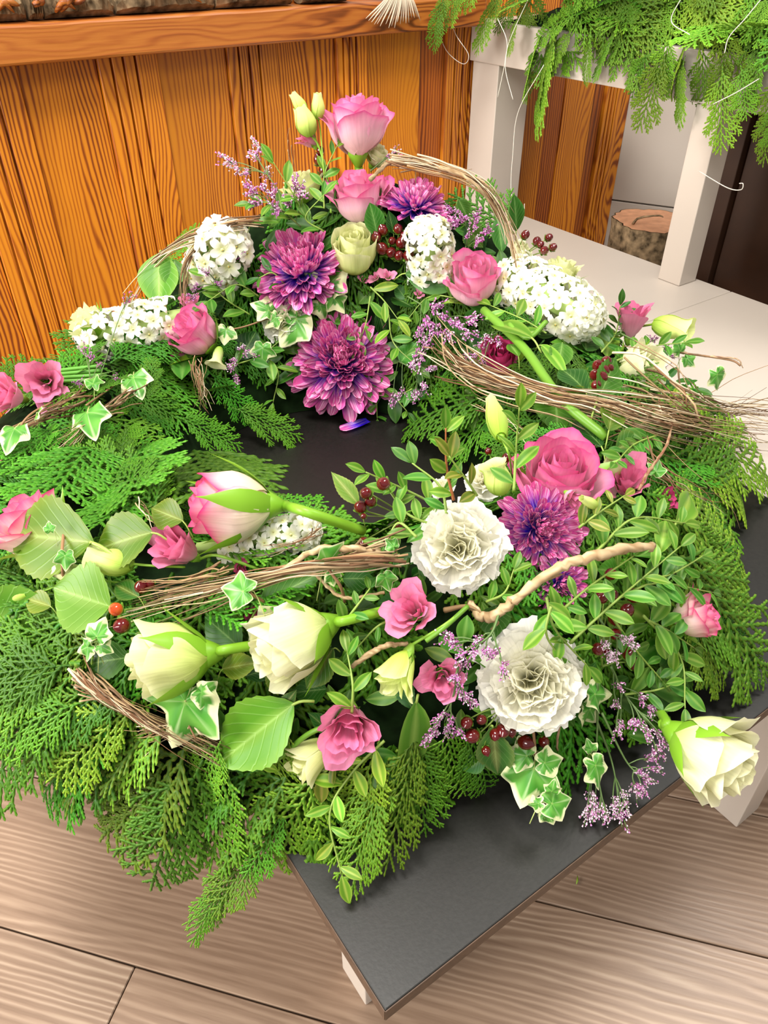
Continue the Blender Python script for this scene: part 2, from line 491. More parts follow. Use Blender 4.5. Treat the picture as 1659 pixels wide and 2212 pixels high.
# ---- log stump behind the bench
c = onB(1407, 490, 1.04); c = Vector((c.x, c.y, 0)); top = .318
lr = random.Random(3)
ls = empty('log_stump', c, 'short sawn log stump with pinkish cut top, on the floor behind the bench', 'log')
V = []; F = []; n = 40; rings = 14
def lrad(a, z): return .082 * (1 + .05 * math.sin(3 * a + 1) + .04 * math.sin(7 * a + z * 20) + .035 * math.sin(17 * a + z * 9) + .02 * lr.uniform(-1, 1))
for i in range(rings + 1):
    z = top * i / rings
    for k in range(n):
        a = 2 * math.pi * k / n; r_ = lrad(a, z) * (1.06 if i < 2 else 1)
        V.append(Vector((math.cos(a) * r_, math.sin(a) * r_, z)))
for i in range(rings):
    for k in range(n): F.append((i * n + k, i * n + (k + 1) % n, (i + 1) * n + (k + 1) % n, (i + 1) * n + k))
obj('bark', mesh('bark', V, F, M_BARK), ls)
V2 = [v.copy() for v in V[-n:]]
for v in V2: v.x *= .97; v.y *= .97
V2.append(Vector((0, 0, top + .002)))
obj('cut_face', mesh('cut_face', V2, [(k, (k + 1) % n, n) for k in range(n)], M_CUTWOOD, smooth=False), ls)
P = [Vector((-.05, -.03, top)), Vector((-.045, -.045, top + .018)), Vector((-.01, -.055, top + .026)), Vector((.0, -.06, top + .024))]
b = MB(); b.add(*tube_vf(catmull(P, 8), [.003, .003, .0025, .0025, .002, .002, .0015, .001], 5)); obj('bark_sliver', b.mesh('bark_sliver', M_BARK), ls)

# ---- bark pieces lying on the ledge
def bark_piece(px0, px1, py, seed, label, h=.05, lay=0):
    q = random.Random(seed)
    p_a, p_b = onB(px0, py, 1.335), onB(px1, py, 1.335)
    a0, a1 = p_a.dot(A2), p_b.dot(A2); L = a1 - a0
    r = abroot('bark_piece', (a0 + a1) / 2, 1.36 + lay * .05, .7112, label=label, cat='bark')
    nu, nv = 24, 10; V = []; F = []
    for i in range(nu):
        u = i / (nu - 1)
        for k in range(nv):
            t = math.pi * 2 * k / nv
            e = (1 - abs(2 * u - 1) ** 6) * .5 + .5
            rr = 1 + q.uniform(-.16, .16)
            y = math.cos(t) * .032 * rr * e
            z = max(0, (math.sin(t) * .5 + .5) * h * rr * e)
            V.append(Vector(((u - .5) * L, y, z)))
    for i in range(nu - 1):
        for k in range(nv): F.append((i * nv + k, (i + 1) * nv + k, (i + 1) * nv + (k + 1) % nv, i * nv + (k + 1) % nv))
    F.append(tuple(range(nv))); F.append(tuple(range((nu - 1) * nv, nu * nv))[::-1])
    obj('bark', mesh('bark', V, F, M_BARK, smooth=False), r)
    for j in range(3):       # peeling slivers
        b = MB(); x0 = q.uniform(-.4, .2) * L
        P = [Vector((x0, -.03, h * q.uniform(.2, .7))), Vector((x0 + L * .12, -.038, h * .5)), Vector((x0 + L * .28, -.033, h * q.uniform(.2, .8)))]
        b.add(*tube_vf(catmull(P, 6), [.002, .004, .0045, .004, .003, .001], 5)); obj('sliver', b.mesh('sliver', M_LEDGE), r)
bark_piece(-60, 58, 20, 1, 'grey-brown split bark piece at the left end of the ledge', .05)
bark_piece(64, 96, 22, 2, 'small upright bark stick between the two left bark pieces on the ledge', .045)
bark_piece(100, 250, 18, 3, 'ragged yellowish bark piece on the left part of the ledge', .045)
bark_piece(256, 470, 12, 4, 'long rough brown bark piece in the middle of the ledge', .05)
bark_piece(474, 640, 5, 5, 'pale peeling bark piece right of the middle of the ledge', .05)
bark_piece(660, 760, 0, 6, 'dark bark piece beside the bundle of raffia on the ledge', .03)

# ---- raffia bundle standing on the ledge
b0 = onB(858, -30, 1.33)
rf = empty('raffia_bundle', b0, 'fanned bundle of pale raffia straw hanging over the right end of the ledge', 'raffia')
q = random.Random(5)
M_RAFFIA = plain('raffia', (.74, .60, .44), .6, .15, 30)
for k in range(20):
    t = k / 19
    tip = onB(790 + 118 * t, 40 + 16 * math.sin(math.pi * t) + q.uniform(-10, 6), 1.312 - .004 * (k % 3)) - b0
    topp = onB(850 + 16 * t, -34, 1.335) - b0
    mid = onB(835 + 55 * t, -4, 1.309) - b0
    b = MB(); b.add(*tube_vf(catmull([topp, mid, tip], 9), [.0016] * 7 + [.0013, .0004], 5))
    obj('straw', b.mesh('straw', M_RAFFIA), rf)
b = MB(); b.add(*tube_vf([A2 * -.012 - B2 * .006, B2 * -.012, A2 * .012 - B2 * .006], .003, 8)); obj('tie', b.mesh('tie', M_WIRE), rf)

# ---- small bits: fallen needle on the floor
p = Z(1245, 1910, .0015)
b = MB(); b.add(*tube_vf([p * 0, Vector((.002, .004, .0)), Vector((.003, .009, .0005))], [.0004, .0012, .0004], 5), [(.35, .5, .05)] * 15, [(0, .5, 0)] * 15)
tag(obj('fallen_leaf_scrap', b.mesh('fallen_leaf_scrap', M_SMALL), None, Matrix.Translation(p)), 'tiny green leaf scrap lying on the floor planks', 'leaf scrap')
# ================================================================ plant builders
def lerp3(a, b, t): return tuple(a[i] + (b[i] - a[i]) * t for i in range(3))
def cramp(stops, t):
    if t <= stops[0][0]: return stops[0][1]
    for (p, c), (q, d) in zip(stops, stops[1:]):
        if t <= q: return lerp3(c, d, (t - p) / (q - p))
    return stops[-1][1]
def axis_quat(ax, spin=0):
    return Vector((0, 0, 1)).rotation_difference(ax.normalized()) @ Quaternion((0, 0, 1), spin)

GREEN = (.13, .34, .025); LIME = (.19, .40, .022)
PAL = {
 'pink': dict(base=(.90, .70, .62), mid=(.92, .56, .68), edge=(.80, .09, .34), inner=(.88, .34, .52)),
 'pinkwhite': dict(base=(.86, .86, .50), mid=(.93, .72, .66), edge=(.76, .03, .22), inner=(.85, .25, .42)),
 'rosy': dict(base=(.88, .55, .58), mid=(.88, .42, .58), edge=(.76, .085, .32), inner=(.84, .25, .46)),
 'magenta': dict(base=(.80, .3, .4), mid=(.72, .13, .30), edge=(.58, .03, .17), inner=(.62, .06, .22)),
 'lisi': dict(base=(.86, .50, .56), mid=(.88, .36, .52), edge=(.86, .26, .46), inner=(.68, .11, .28)),
 'cream': dict(base=(.52, .66, .12), mid=(.74, .78, .34), edge=(.84, .84, .52), inner=(.76, .78, .34)),
 'ivory': dict(base=(.60, .70, .20), mid=(.82, .82, .50), edge=(.86, .84, .62), inner=(.82, .82, .42)),
 'lime': dict(base=(.50, .72, .07), mid=(.72, .84, .22), edge=(.84, .90, .42), inner=(.80, .88, .34)),
}

def calyx(root, R, n=5, length=.9, out=.5, z0=0, stem_pts=None, stem_r=.06, q=None, col=LIME, cup=.25, body=0, tall=1.2):
    """receptacle, sepals and stem under a flower of radius R, in the flower's own axes"""
    b = MB(); V = []; F = []
    prof = [(.02, -.30), (.10, -.26), (cup * .7, -.14), (cup, .0), (cup * .96, .12), (cup * .8, .2)]
    k = 12
    for (r, z) in prof:
        for i in range(k): V.append(Vector((math.cos(2 * math.pi * i / k) * r * R, math.sin(2 * math.pi * i / k) * r * R, (z + z0) * R)))
    for i in range(len(prof) - 1):
        for j in range(k): F.append((i * k + j, i * k + (j + 1) % k, (i + 1) * k + (j + 1) % k, (i + 1) * k + j))
    F.append(tuple(range(k))[::-1])
    obj('calyx', mesh('calyx', V, F, M_STEM, [col] * len(V), [(0, .5, 0)] * len(V)), root)
    for i in range(n):
        a = 2 * math.pi * i / n + q.uniform(-.2, .2); L = length * q.uniform(.8, 1.15) * R; o = out * q.uniform(.5, 1.5)
        V = []; C = []
        ca, sa = math.cos(a), math.sin(a)
        for t in range(8):
            tt = t / 7
            w = (.20 if body else .13) * R * (math.sin(math.pi * min(1, tt * .85 + .18)) ** .8) * (1 - tt ** 3)
            rr = cup * R * (.8 + .5 * min(1, tt * 2)) + o * R * tt ** 1.6
            z = (z0 - .05) * R + L * tt * (1 - .35 * o * tt)
            if body:
                rr = R * (body * (.24 + .76 * math.sin(min(1, max(0, z / R / tall) * 1.7) * math.pi / 2) ** .8) + .035) + o * R * max(0, tt - .25) ** 1.7
            for s in (-1, -.4, .4, 1):
                p = Vector((ca * rr - sa * s * w, sa * rr + ca * s * w, z - abs(s) * w * .0))
                p += Vector((ca, sa, 0)) * (-abs(s) * w * .35)
                V.append(p); C.append(lerp3(col, (.22, .42, .03), tt * .6))
        F = grid_faces(8, 4)
        obj('sepal', mesh('sepal', V, F, M_STEM, C, [(0, .5, 0)] * len(V)), root)
    if stem_pts:
        P = catmull(stem_pts, max(5, 5 * len(stem_pts)))
        V, F = tube_vf(P, [stem_r * R * (1.25 if i == 0 else 1) for i in range(len(P))], 8)
        obj('stem', mesh('stem', V, F, M_STEM, [col] * len(V), [(0, .5, 0)] * len(V)), root)

def petal_cup(q, pal, f, rmax, h, half, a0, flare, ruffle, tip=.0, nu=9, nv=10, notch=0, roll=0, late=.55):
    """one petal that wraps round the flower axis; f = 0 inner .. 1 outer"""
    V = []; C = []; Pp = []
    ph = q.uniform(0, 6.28); idn = q.uniform(0, 20)
    asym = q.uniform(-.08, .14); fl = flare * q.uniform(.75, 1.25)
    for j in range(nv):
        t = j / (nv - 1)
        for i in range(nu):
            s = -1 + 2 * i / (nu - 1)
            wid = (math.sin(min(1, t * 1.9) * math.pi / 2)) ** .8
            round_ = 1 - abs(s) ** 2.6 * .26 * t
            tt = t * round_
            r = rmax * (.24 + .76 * math.sin(min(1, tt * 1.7) * math.pi / 2) ** .8) * (1 - .16 * max(0, tt - .55) / .45 * (1 if flare < .12 * rmax else .2))
            k = max(0, (tt - late) / (1 - late))
            r += fl * k ** 1.7 * (1 + .25 * abs(s))
            r *= 1 + asym * s
            z = h * tt - roll * k ** 2.4 * (.5 + .5 * abs(s))
            rf = ruffle * t * t * (math.sin(s * 5.1 + ph) + .5 * math.sin(s * 11 + ph * 2.3)) * .5
            r += rf; z += rf * .5
            if tip: z += tip * t * max(0, 1 - abs(s) * 2.2)
            if notch: z -= notch * t ** 6 * max(0, 1 - abs(s) * 3)
            an = a0 + s * half * wid
            V.append(Vector((math.cos(an) * r, math.sin(an) * r, z)))
            e = max(t ** 4.5, (abs(s) ** 7) * t * .85) + .10 * math.sin(s * 9 + ph) * t
            m_ = min(1, max(0, t * 1.7 - .1))
            c = lerp3(pal['base'], pal['mid'], m_)
            c = lerp3(c, pal['edge'], min(1, max(0, e * 1.15 - .12)))
            c = lerp3(c, pal['inner'], (1 - f) * .55)
            C.append(c); Pp.append((s, t, idn))
    return V, grid_faces(nv, nu), C, Pp

def rose(pos, wpx, ax, pal, label, seed, open_=.6, group=None, tall=1.15, npet=18, ruffle=.05, stem=None, sepals=True, name='rose', cat='rose', sep_out=.6, sep_len=.95, tip=.05, extra=0, scol=LIME):
    q = random.Random(seed); pal = PAL[pal]
    W = m_px(wpx, pos)
    rout = .66 + .24 * open_
    R = W / 2 / rout
    ax = view(*ax)
    Qr = axis_quat(ax, q.uniform(0, 6.28))
    base = pos - ax * (tall * R * .5)
    root = empty(name, base, label, cat, group, rot=Qr)
    ang = q.uniform(0, 6.28)
    for k in range(npet):
        f = k / (npet - 1)
        ang += 2.4 + q.uniform(-.2, .2)
        rmax = .08 + .56 * f ** .8
        h = tall * (1.0 - (.04 + .20 * open_) * f ** 1.5 + q.uniform(-.07, .05) * (.3 + f))
        half = 1.9 - 1.0 * f
        flare = (.015 + .26 * open_ * f ** 2)
        V, F, C, P = petal_cup(q, pal, f, rmax * R, h * R, half, ang, flare * R, ruffle * R * (.4 + f), tip * R * f, roll=.30 * open_ * f ** 2 * R, late=.62, nu=13, nv=14)
        obj('petal', mesh('petal', V, F, M_PETAL, C, P), root)
    for k in range(extra):           # big loose guard petals
        V, F, C, P = petal_cup(q, pal, 1, .66 * R, tall * .80 * R, .95, ang + k * 2.1, .52 * open_ * R, ruffle * 1.6 * R, .06 * R, roll=.2 * R, late=.5)
        obj('petal', mesh('petal', V, F, M_PETAL, C, P), root)
    sp = None
    if stem:
        inv = Matrix.Translation(base) @ Qr.to_matrix().to_4x4(); inv.invert()
        sp = [Vector((0, 0, -.24 * R))] + [inv @ pt(s) for s in stem]
    calyx(root, R, 5 if sepals else 0, sep_len, sep_out, .05, sp, .085, q, scol, body=.66, tall=tall)
    return root

def lisianthus(pos, wpx, ax, pal, label, seed, group=None, tall=1.25, open_=.75, npet=10, name='lisianthus', ruffle=.16, stem=None, cat='flower'):
    q = random.Random(seed); P_ = PAL[pal]
    W = m_px(wpx, pos); R = W / 2 / (.55 + .5 * open_)
    ax = view(*ax); Qr = axis_quat(ax, q.uniform(0, 6.28))
    base = pos - ax * (tall * R * .55)
    root = empty(name, base, label, cat, group, rot=Qr)
    ang = q.uniform(0, 6)
    for k in range(npet):
        f = k / (npet - 1); ang += 2.2 + q.uniform(-.25, .25)
        V, F, C, P = petal_cup(q, P_, f, (.14 + .38 * f) * R, tall * (1.0 - .08 * f + q.uniform(-.08, .05)) * R, 1.25 - .3 * f, ang, (.10 + .52 * open_ * f) * R, ruffle * (.6 + f * .6) * R, .03 * R, nu=13, nv=10, roll=.16 * open_ * f * R, late=.4)
        obj('petal', mesh('petal', V, F, M_PETAL, C, P), root)
    sp = None
    if stem:
        inv = Matrix.Translation(base) @ Qr.to_matrix().to_4x4(); inv.invert()
        sp = [Vector((0, 0, -.24 * R))] + [inv @ pt(s) for s in stem]
    calyx(root, R, 5, .8, .12, 0, sp, .05, q, (.25, .48, .05), cup=.2)
    return root

def bud(tipP, baseP, wpx, label, seed, pal='lime', group=None, stem=None, name='lisianthus_bud', openb=.12):
    """closed or half open bud between its base and its tip"""
    q = random.Random(seed); a, b = pt(baseP), pt(tipP); ax = b - a; L = ax.length
    R = m_px(wpx, a.lerp(b, .5)) / 2
    Qr = axis_quat(ax, q.uniform(0, 6))
    root = empty(name, a, label, 'bud', group, rot=Qr); P_ = PAL[pal]
    for k in range(5):
        an = k * 2 * math.pi / 5 + q.uniform(-.1, .1); V = []; C = []; Pp = []
        nu, nv = 7, 11
        for j in range(nv):
            t = j / (nv - 1)
            for i in range(nu):
                s = -1 + 2 * i / (nu - 1)
                r = R * (math.sin(math.pi * min(.97, (t * .82 + .09))) ** .75) * (1 - .45 * t) * 1.35 + openb * R * t ** 6 * 3
                r *= 1 + .05 * s
                a_ = an + s * .85 + t * .9
                z = L * t * (1 - .06 * abs(s) * t)
                V.append(Vector((math.cos(a_) * r, math.sin(a_) * r, z)))
                C.append(lerp3(lerp3((.34, .56, .05), P_['mid'], min(1, t * 1.6)), P_['edge'], t ** 3)); Pp.append((s, t, k))
        obj('petal', mesh('petal', V, grid_faces(nv, nu), M_PETAL, C, Pp), root)
    inv = Matrix.Translation(a) @ Qr.to_matrix().to_4x4(); inv.invert()
    sp = [Vector((0, 0, 0))] + [inv @ pt(s) for s in stem] if stem else None
    calyx(root, R * 1.05, 5, min(.9, L / R * .4), .06, .1, sp, .10 if stem else .1, q, (.24, .46, .04), cup=.36)
    return root

def carnation(pos, wpx, ax, label, seed, col=((.84, .82, .42), (.87, .85, .68), (.88, .86, .80)), n=44, group=None):
    q = random.Random(seed); R = m_px(wpx, pos) / 2
    ax = view(*ax); Qr = axis_quat(ax, 0)
    base = pos - ax * R * .35
    root = empty('carnation', base, label, 'carnation', group, rot=Qr)
    for k in range(n):
        f = (k + .5) / n
        pol = math.radians(3 + 92 * f ** .8) + q.uniform(-.14, .14)
        az = k * 2.39996 + q.uniform(-.3, .3)
        L = R * (.70 + .30 * f) * q.uniform(.88, 1.06)
        halfw = L * (.46 + .30 * f)
        ph, ph2 = q.uniform(0, 6.28), q.uniform(0, 6.28); fr = q.uniform(2.2, 3.6); idn = q.uniform(0, 30)
        roll = q.uniform(-.9, .9) * (1 - f * .8)
        nu, nv = 15, 8
        V = []; C = []; P = []
        d = Vector((math.sin(pol) * math.cos(az), math.sin(pol) * math.sin(az), math.cos(pol)))
        side = Vector((-math.sin(az), math.cos(az), 0)); nrm = side.cross(d)
        side2 = side * math.cos(roll) + nrm * math.sin(roll); nrm2 = side2.cross(d)
        amp = R * (.15 - .085 * f)
        for j in range(nv):
            t = j / (nv - 1)
            for i in range(nu):
                s = -1 + 2 * i / (nu - 1)
                a = s * 1.0
                w = math.sin(a) * halfw * (.12 + .88 * t ** .85) * 1.15
                l = L * t * (1 - .22 * (1 - math.cos(a)))
                if j == nv - 1: l *= 1 + (.022 if i % 2 else -.012) + q.uniform(-.012, .012)
                rf = amp * t ** 1.6 * (math.sin(s * fr * 1.2 + ph) + .28 * math.sin(s * 7 + ph2))
                curl = R * .16 * t * t * (1 if f < .6 else -.4)
                V.append(d * l + side2 * w + nrm2 * (-rf) + Vector((0, 0, curl * .6)))
                c = lerp3(col[0], col[1], min(1, t * 1.0 + f * .2)); c = lerp3(c, col[2], f * t)
                C.append(c); P.append((s, t, idn))
        obj('petal', mesh('petal', V, grid_faces(nv, nu), M_PETAL, C, P), root)
    calyx(root, R * .8, 5, .4, .05, -.35, None, .06, q, (.2, .42, .06), cup=.2)
    return root

# one hyacinth floret: six recurved petals on a short tube
_flo = []
def floret_mesh(k):
    while len(_flo) < 5:
        q = random.Random(90 + len(_flo)); b = MB()
        for i in range(6):
            a = i * math.pi / 3 + q.uniform(-.12, .12); ca, sa = math.cos(a), math.sin(a)
            L = q.uniform(.9, 1.1); cu = q.uniform(.3, .75); V = []; C = []; P = []
            for j in range(7):
                t = j / 6
                r = .10 + L * math.sin(min(1.45, t * 1.5)) * .85; z = .35 + .45 * t - cu * t ** 2.6 * 1.15
                w = .29 * math.sin(math.pi * min(.93, t * .80 + .16)) ** .7
                for s in (-1, -.35, .35, 1):
                    V.append(Vector((ca * r - sa * s * w, sa * r + ca * s * w, z + abs(s) * .07)))
                    C.append(lerp3((.84, .86, .46), (.95, .94, .84), min(1, t * 2.4))); P.append((s, t, i + len(_flo) * 7))
            b.add(V, grid_faces(7, 4), C, P)
        V, F = tube_vf([Vector((0, 0, -.5)), Vector((0, 0, .1)), Vector((0, 0, .42))], [.10, .16, .13], 7)
        b.add(V, F, [(.78, .82, .46)] * len(V), [(0, .5, 0)] * len(V))
        V, F = tube_vf([Vector((0, 0, .38)), Vector((0, 0, .5))], [.07, .05], 5)
        b.add(V, F, [(.8, .62, .14)] * len(V), [(0, .5, 0)] * len(V))
        _flo.append(b.mesh('floret', M_WHITE))
    return _flo[k % 5]
def hyacinth(p0, p1, wpx, label, seed, n=38, fpx=30, group=None):
    """flower spike from p0 (base) to p1 (tip)"""
    q = random.Random(seed); a, b = pt(p0), pt(p1); R = m_px(wpx, a.lerp(b, .5)) / 2; ax = b - a; L = ax.length
    ax.normalize(); root = empty('hyacinth', a, label, 'hyacinth', group)
    fs = m_px(fpx, a) / 2; u = ax.orthogonal().normalized(); v = ax.cross(u)
    rc = R - fs * .8
    for k in range(n):
        f = (k + .5) / n; an = k * 2.39996
        t = f
        cap = min(1, max(0, (t - .62) / .38))
        el = cap * 1.35
        d = (u * math.cos(an) + v * math.sin(an)) * math.cos(el) + ax * math.sin(el)
        c = ax * (L * min(t, .75)) + d * rc * (.92 + .08 * q.random())
        d2 = (d + Vector((q.uniform(-.25, .25), q.uniform(-.25, .25), q.uniform(-.2, .2)))).normalized()
        M = Matrix.Translation(c) @ (axis_quat(d2, q.uniform(0, 1))).to_matrix().to_4x4() @ Matrix.Scale(fs * q.uniform(.88, 1.12), 4)
        obj('floret', floret_mesh(k + seed), root, M)
    P = [Vector((0, 0, 0)) - ax * L * .3, ax * L * .4, ax * L * .85]
    V, F = tube_vf(P, [rc * .45, rc * .55, rc * .3], 8)
    obj('stem', mesh('stem', V, F, M_STEM, [(.45, .62, .2)] * len(V), [(0, .5, 0)] * len(V)), root)
    return root

_mum = []
def mum_mesh(k):
    while len(_mum) < 4:
        i0 = len(_mum); q = random.Random(50 + i0); V = []; C = []; P = []
        inc = (.5, .28, .1, .38)[i0]; nu, nv = 5, 11
        for j in range(nv):
            t = j / (nv - 1)
            w = .105 * (.40 + .60 * math.sin(math.pi * min(.94, t * .58 + .16)) ** .9) * (1 if t < .93 else .72)
            x = t; z = inc * (t ** 2.4) * .8
            for i in range(nu):
                s = -1 + 2 * i / (nu - 1)
                V.append(Vector((x - (.04 * abs(s) if t > .9 else 0), s * w, z + abs(s) ** 1.6 * w * 1.0 * (1 - .3 * t) + .008 * math.sin(t * 20 + s * 3))))
                C.append(cramp([(0, (.010, .002, .30)), (.48, (.030, .004, .55)), (.62, (.22, .03, .50)), (.82, (.62, .08, .34)), (1, (.68, .10, .32))], t + q.uniform(-.04, .04))); P.append((s * 2, t, i0))
        _mum.append(mesh('petal', V, grid_faces(nv, nu), M_MUM, C, P))
    return _mum[k % 4]
def chrysanthemum(pos, wpx, ax, label, seed, n=150, group=None, squash=.62, gap=.0):
    q = random.Random(seed); R = m_px(wpx, pos) / 2 * 1.17; ax = view(*ax); Qr = axis_quat(ax, q.uniform(0, 6))
    base = pos - ax * R * .3
    root = empty('chrysanthemum', base, label, 'chrysanthemum', group, rot=Qr)
    for k in range(n):
        f = (k + .5) / n
        pol = math.radians(4 + 100 * f ** .75) + q.uniform(-.09, .09); az = k * 2.39996 + q.uniform(-.12, .12)
        L = R * (.50 + .46 * f) * q.uniform(.85, 1.12)
        d = Vector((math.sin(pol) * math.cos(az), math.sin(pol) * math.sin(az), math.cos(pol)))
        inward = Vector((-math.cos(az) * math.cos(pol), -math.sin(az) * math.cos(pol), math.sin(pol)))
        y = inward.cross(d).normalized(); inward = d.cross(y)
        M = Matrix(((d.x, y.x, inward.x, 0), (d.y, y.y, inward.y, 0), (d.z, y.z, inward.z, 0), (0, 0, 0, 1)))
        M = M @ Matrix.Rotation(q.uniform(-.5, .5), 4, 'X') @ Matrix.Diagonal((L, L * q.uniform(.9, 1.2), L, 1))
        obj('petal', mum_mesh(q.choice((0, 1, 3)) if f < .6 else q.choice((1, 2, 2))), root, M)
    V = []; F = []
    b = MB(); V, F = tube_vf([Vector((0, 0, -R * .5)), Vector((0, 0, -.15 * R)), Vector((0, 0, .08 * R)), Vector((0, 0, .25 * R))], [.06 * R, .1 * R, .3 * R, .12 * R], 12)
    obj('flower_base', mesh('flower_base', V, F, M_STEM, [(.03, .01, .25)] * len(V), [(0, .5, 0)] * len(V)), root)
    return root

# ---- berries
def berry_mesh():
    V = []; F = []; n = 12; m = 9; C = []
    for j in range(m):
        t = j / (m - 1); a = math.pi * t
        r = math.sin(a) * .95 * (1 + .06 * math.cos(a)); z = -math.cos(a) * 1.05
        if j == m - 1: r = .06; z = 1.2
        for i in range(n):
            V.append(Vector((math.cos(2 * math.pi * i / n) * r, math.sin(2 * math.pi * i / n) * r, z)))
            C.append(lerp3((.13, .010, .004), (.095, .003, .005), min(1, max(0, t * 1.6 - .2))))
    for j in range(m - 1):
        for i in range(n): F.append((j * n + i, j * n + (i + 1) % n, (j + 1) * n + (i + 1) % n, (j + 1) * n + i))
    return mesh('berry', V, F, M_BERRY, C)
_bm = None; _bo = None; _bs = None
def berries(items, label, seed, stemroot, group=None, lift=.02, orange=0):
    """items: (px, py, radius_px[, lift])"""
    global _bm, _bo, _bs
    if _bm is None:
        _bm = berry_mesh(); _bo = _bm.copy(); c = np.ones((len(_bo.vertices), 4), dtype=np.float32)
        for i, v in enumerate(_bo.vertices): c[i, :3] = lerp3((.42, .5, .04), (.50, .06, .01), min(1, max(0, v.co.z * .8 + .9)))
        _bo.attributes['Col'].data.foreach_set('color', c.ravel())
        b = MB()
        for i in range(5):
            a = 2 * math.pi * i / 5; ca, sa = math.cos(a), math.sin(a); V = []
            for j in range(5):
                t = j / 4; rr = .15 + 1.0 * t; z = -1.08 + .55 * t * t; w = .36 * math.sin(math.pi * min(.9, t * .75 + .2))
                for s in (-1, 0, 1): V.append(Vector((ca * rr - sa * s * w, sa * rr + ca * s * w, z)))
            b.add(V, grid_faces(5, 3), [(.2, .42, .05)] * 15, [(0, .5, 0)] * 15)
        _bs = b.mesh('sepal_star', M_STEM)
    q = random.Random(seed); r0 = pt(stemroot) if not isinstance(stemroot, Vector) else stemroot
    root = empty('berry_sprig', r0, label, 'berries', group)
    for k, it in enumerate(items):
        p = S(it[0], it[1], it[3] if len(it) > 3 else lift); R = m_px(it[2], p)
        ax = (p - r0).normalized() + view(q.uniform(-.4, .4), q.uniform(-.2, .5), .5)
        ax.normalize()
        M = Matrix.Translation(p - r0) @ axis_quat(ax, q.uniform(0, 6)).to_matrix().to_4x4() @ Matrix.Scale(R, 4)
        bo = obj('berry', _bo if k < orange else _bm, root, M)
        obj('sepal_star', _bs, bo)
        e = p - ax * R - r0
        V, F = tube_vf(catmull([Vector((0, 0, 0)), e * .5 - ax * R * .8, e], 6), R * .13, 5)
        obj('stalk', mesh('stalk', V, F, M_STEM, [(.2, .3, .05)] * len(V), [(0, .5, 0)] * len(V)), root)
    return root

# ---- leaves (unit length along +Y, normal +Z)
def leaf_shape(kind, seed):
    q = random.Random(seed)
    spec = {  # half width, peak position, serration, bend, fold
        'rose': (.33, .42, .011, .16, .16), 'round': (.36, .5, .0, .14, .16), 'oblong': (.17, .52, 0, .18, .22),
        'small': (.20, .55, 0, .15, .25), 'lance': (.10, .42, 0, .25, .3), 'broad': (.40, .45, .012, .12, .15), 'salal': (.30, .5, .009, .15, .2)}[kind]
    hw, pk, ser, bend, fold = spec
    cols = {'rose': ((.075, .235, .014), (.11, .29, .02)), 'round': ((.10, .26, .018), (.15, .33, .03)), 'oblong': ((.10, .25, .022), (.15, .33, .03)),
            'small': ((.085, .25, .02), (.14, .32, .025)), 'lance': ((.09, .24, .02), (.16, .34, .03)), 'broad': ((.11, .29, .02), (.15, .34, .03)), 'salal': ((.03, .14, .015), (.04, .2, .02))}[kind]
    nv = 24 if ser else 12; nu = 7; V = []; C = []; P = []
    for j in range(nv):
        t = j / (nv - 1)
        if t < pk: w = math.sin(t / pk * math.pi / 2) ** .75
        else: w = math.cos((t - pk) / (1 - pk) * math.pi / 2) ** (1.15 if kind in ('rose', 'broad', 'salal') else .85)
        w = hw * w + .004
        for i in range(nu):
            s = -1 + 2 * i / (nu - 1); ww = w
            if ser and abs(s) == 1 and 0 < j < nv - 1: ww *= 1 + (ser / hw * (1.3 if j % 2 else -.6))
            y = t - (ser * .8 if (ser and abs(s) == 1 and j % 2) else 0) * 0
            wav = .015 * math.sin(t * 9 + s * 2 + seed)
            z = -bend * (t - .3) ** 2 + bend * .09 + abs(s) * ww * fold + wav * abs(s)
            V.append(Vector((s * ww, y, z)))
            c = lerp3(cols[0], cols[1], abs(s) * .6 + .3 * t)
            if abs(s) == 1: c = lerp3(c, (.5, .62, .16), .12 if ser else .3)
            if s == 0: c = lerp3(c, (.45, .6, .15), .25 if ser else .6)
            C.append(c); P.append((s, t, seed))
    return V, grid_faces(nv, nu), C, P
_leaf = {}
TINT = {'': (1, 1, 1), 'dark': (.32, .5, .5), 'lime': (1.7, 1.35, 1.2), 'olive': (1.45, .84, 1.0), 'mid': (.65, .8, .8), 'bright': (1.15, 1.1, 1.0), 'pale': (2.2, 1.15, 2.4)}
def leaf_mesh(kind, var, tint=''):
    k = (kind, var % 3, tint)
    if k not in _leaf:
        V, F, C, P = leaf_shape(kind, var % 3 + 1)
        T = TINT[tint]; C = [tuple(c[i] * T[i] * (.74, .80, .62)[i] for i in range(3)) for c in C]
        _leaf[k] = mesh('leaf', V, F, M_LEAF if kind in ('rose', 'broad', 'salal', 'round') else M_SMALL, C, P)
    return _leaf[k]
def leaf_matrix(a, b, nrm, wid=1.0, origin=Vector((0, 0, 0))):
    y = (b - a); L = y.length; y.normalize()
    z = (nrm - y * nrm.dot(y)).normalized(); x = y.cross(z)
    M = Matrix(((x.x, y.x, z.x, 0), (x.y, y.y, z.y, 0), (x.z, y.z, z.z, 0), (0, 0, 0, 1)))
    return Matrix.Translation(a - origin) @ M @ Matrix.Diagonal((L * wid, L, L, 1))
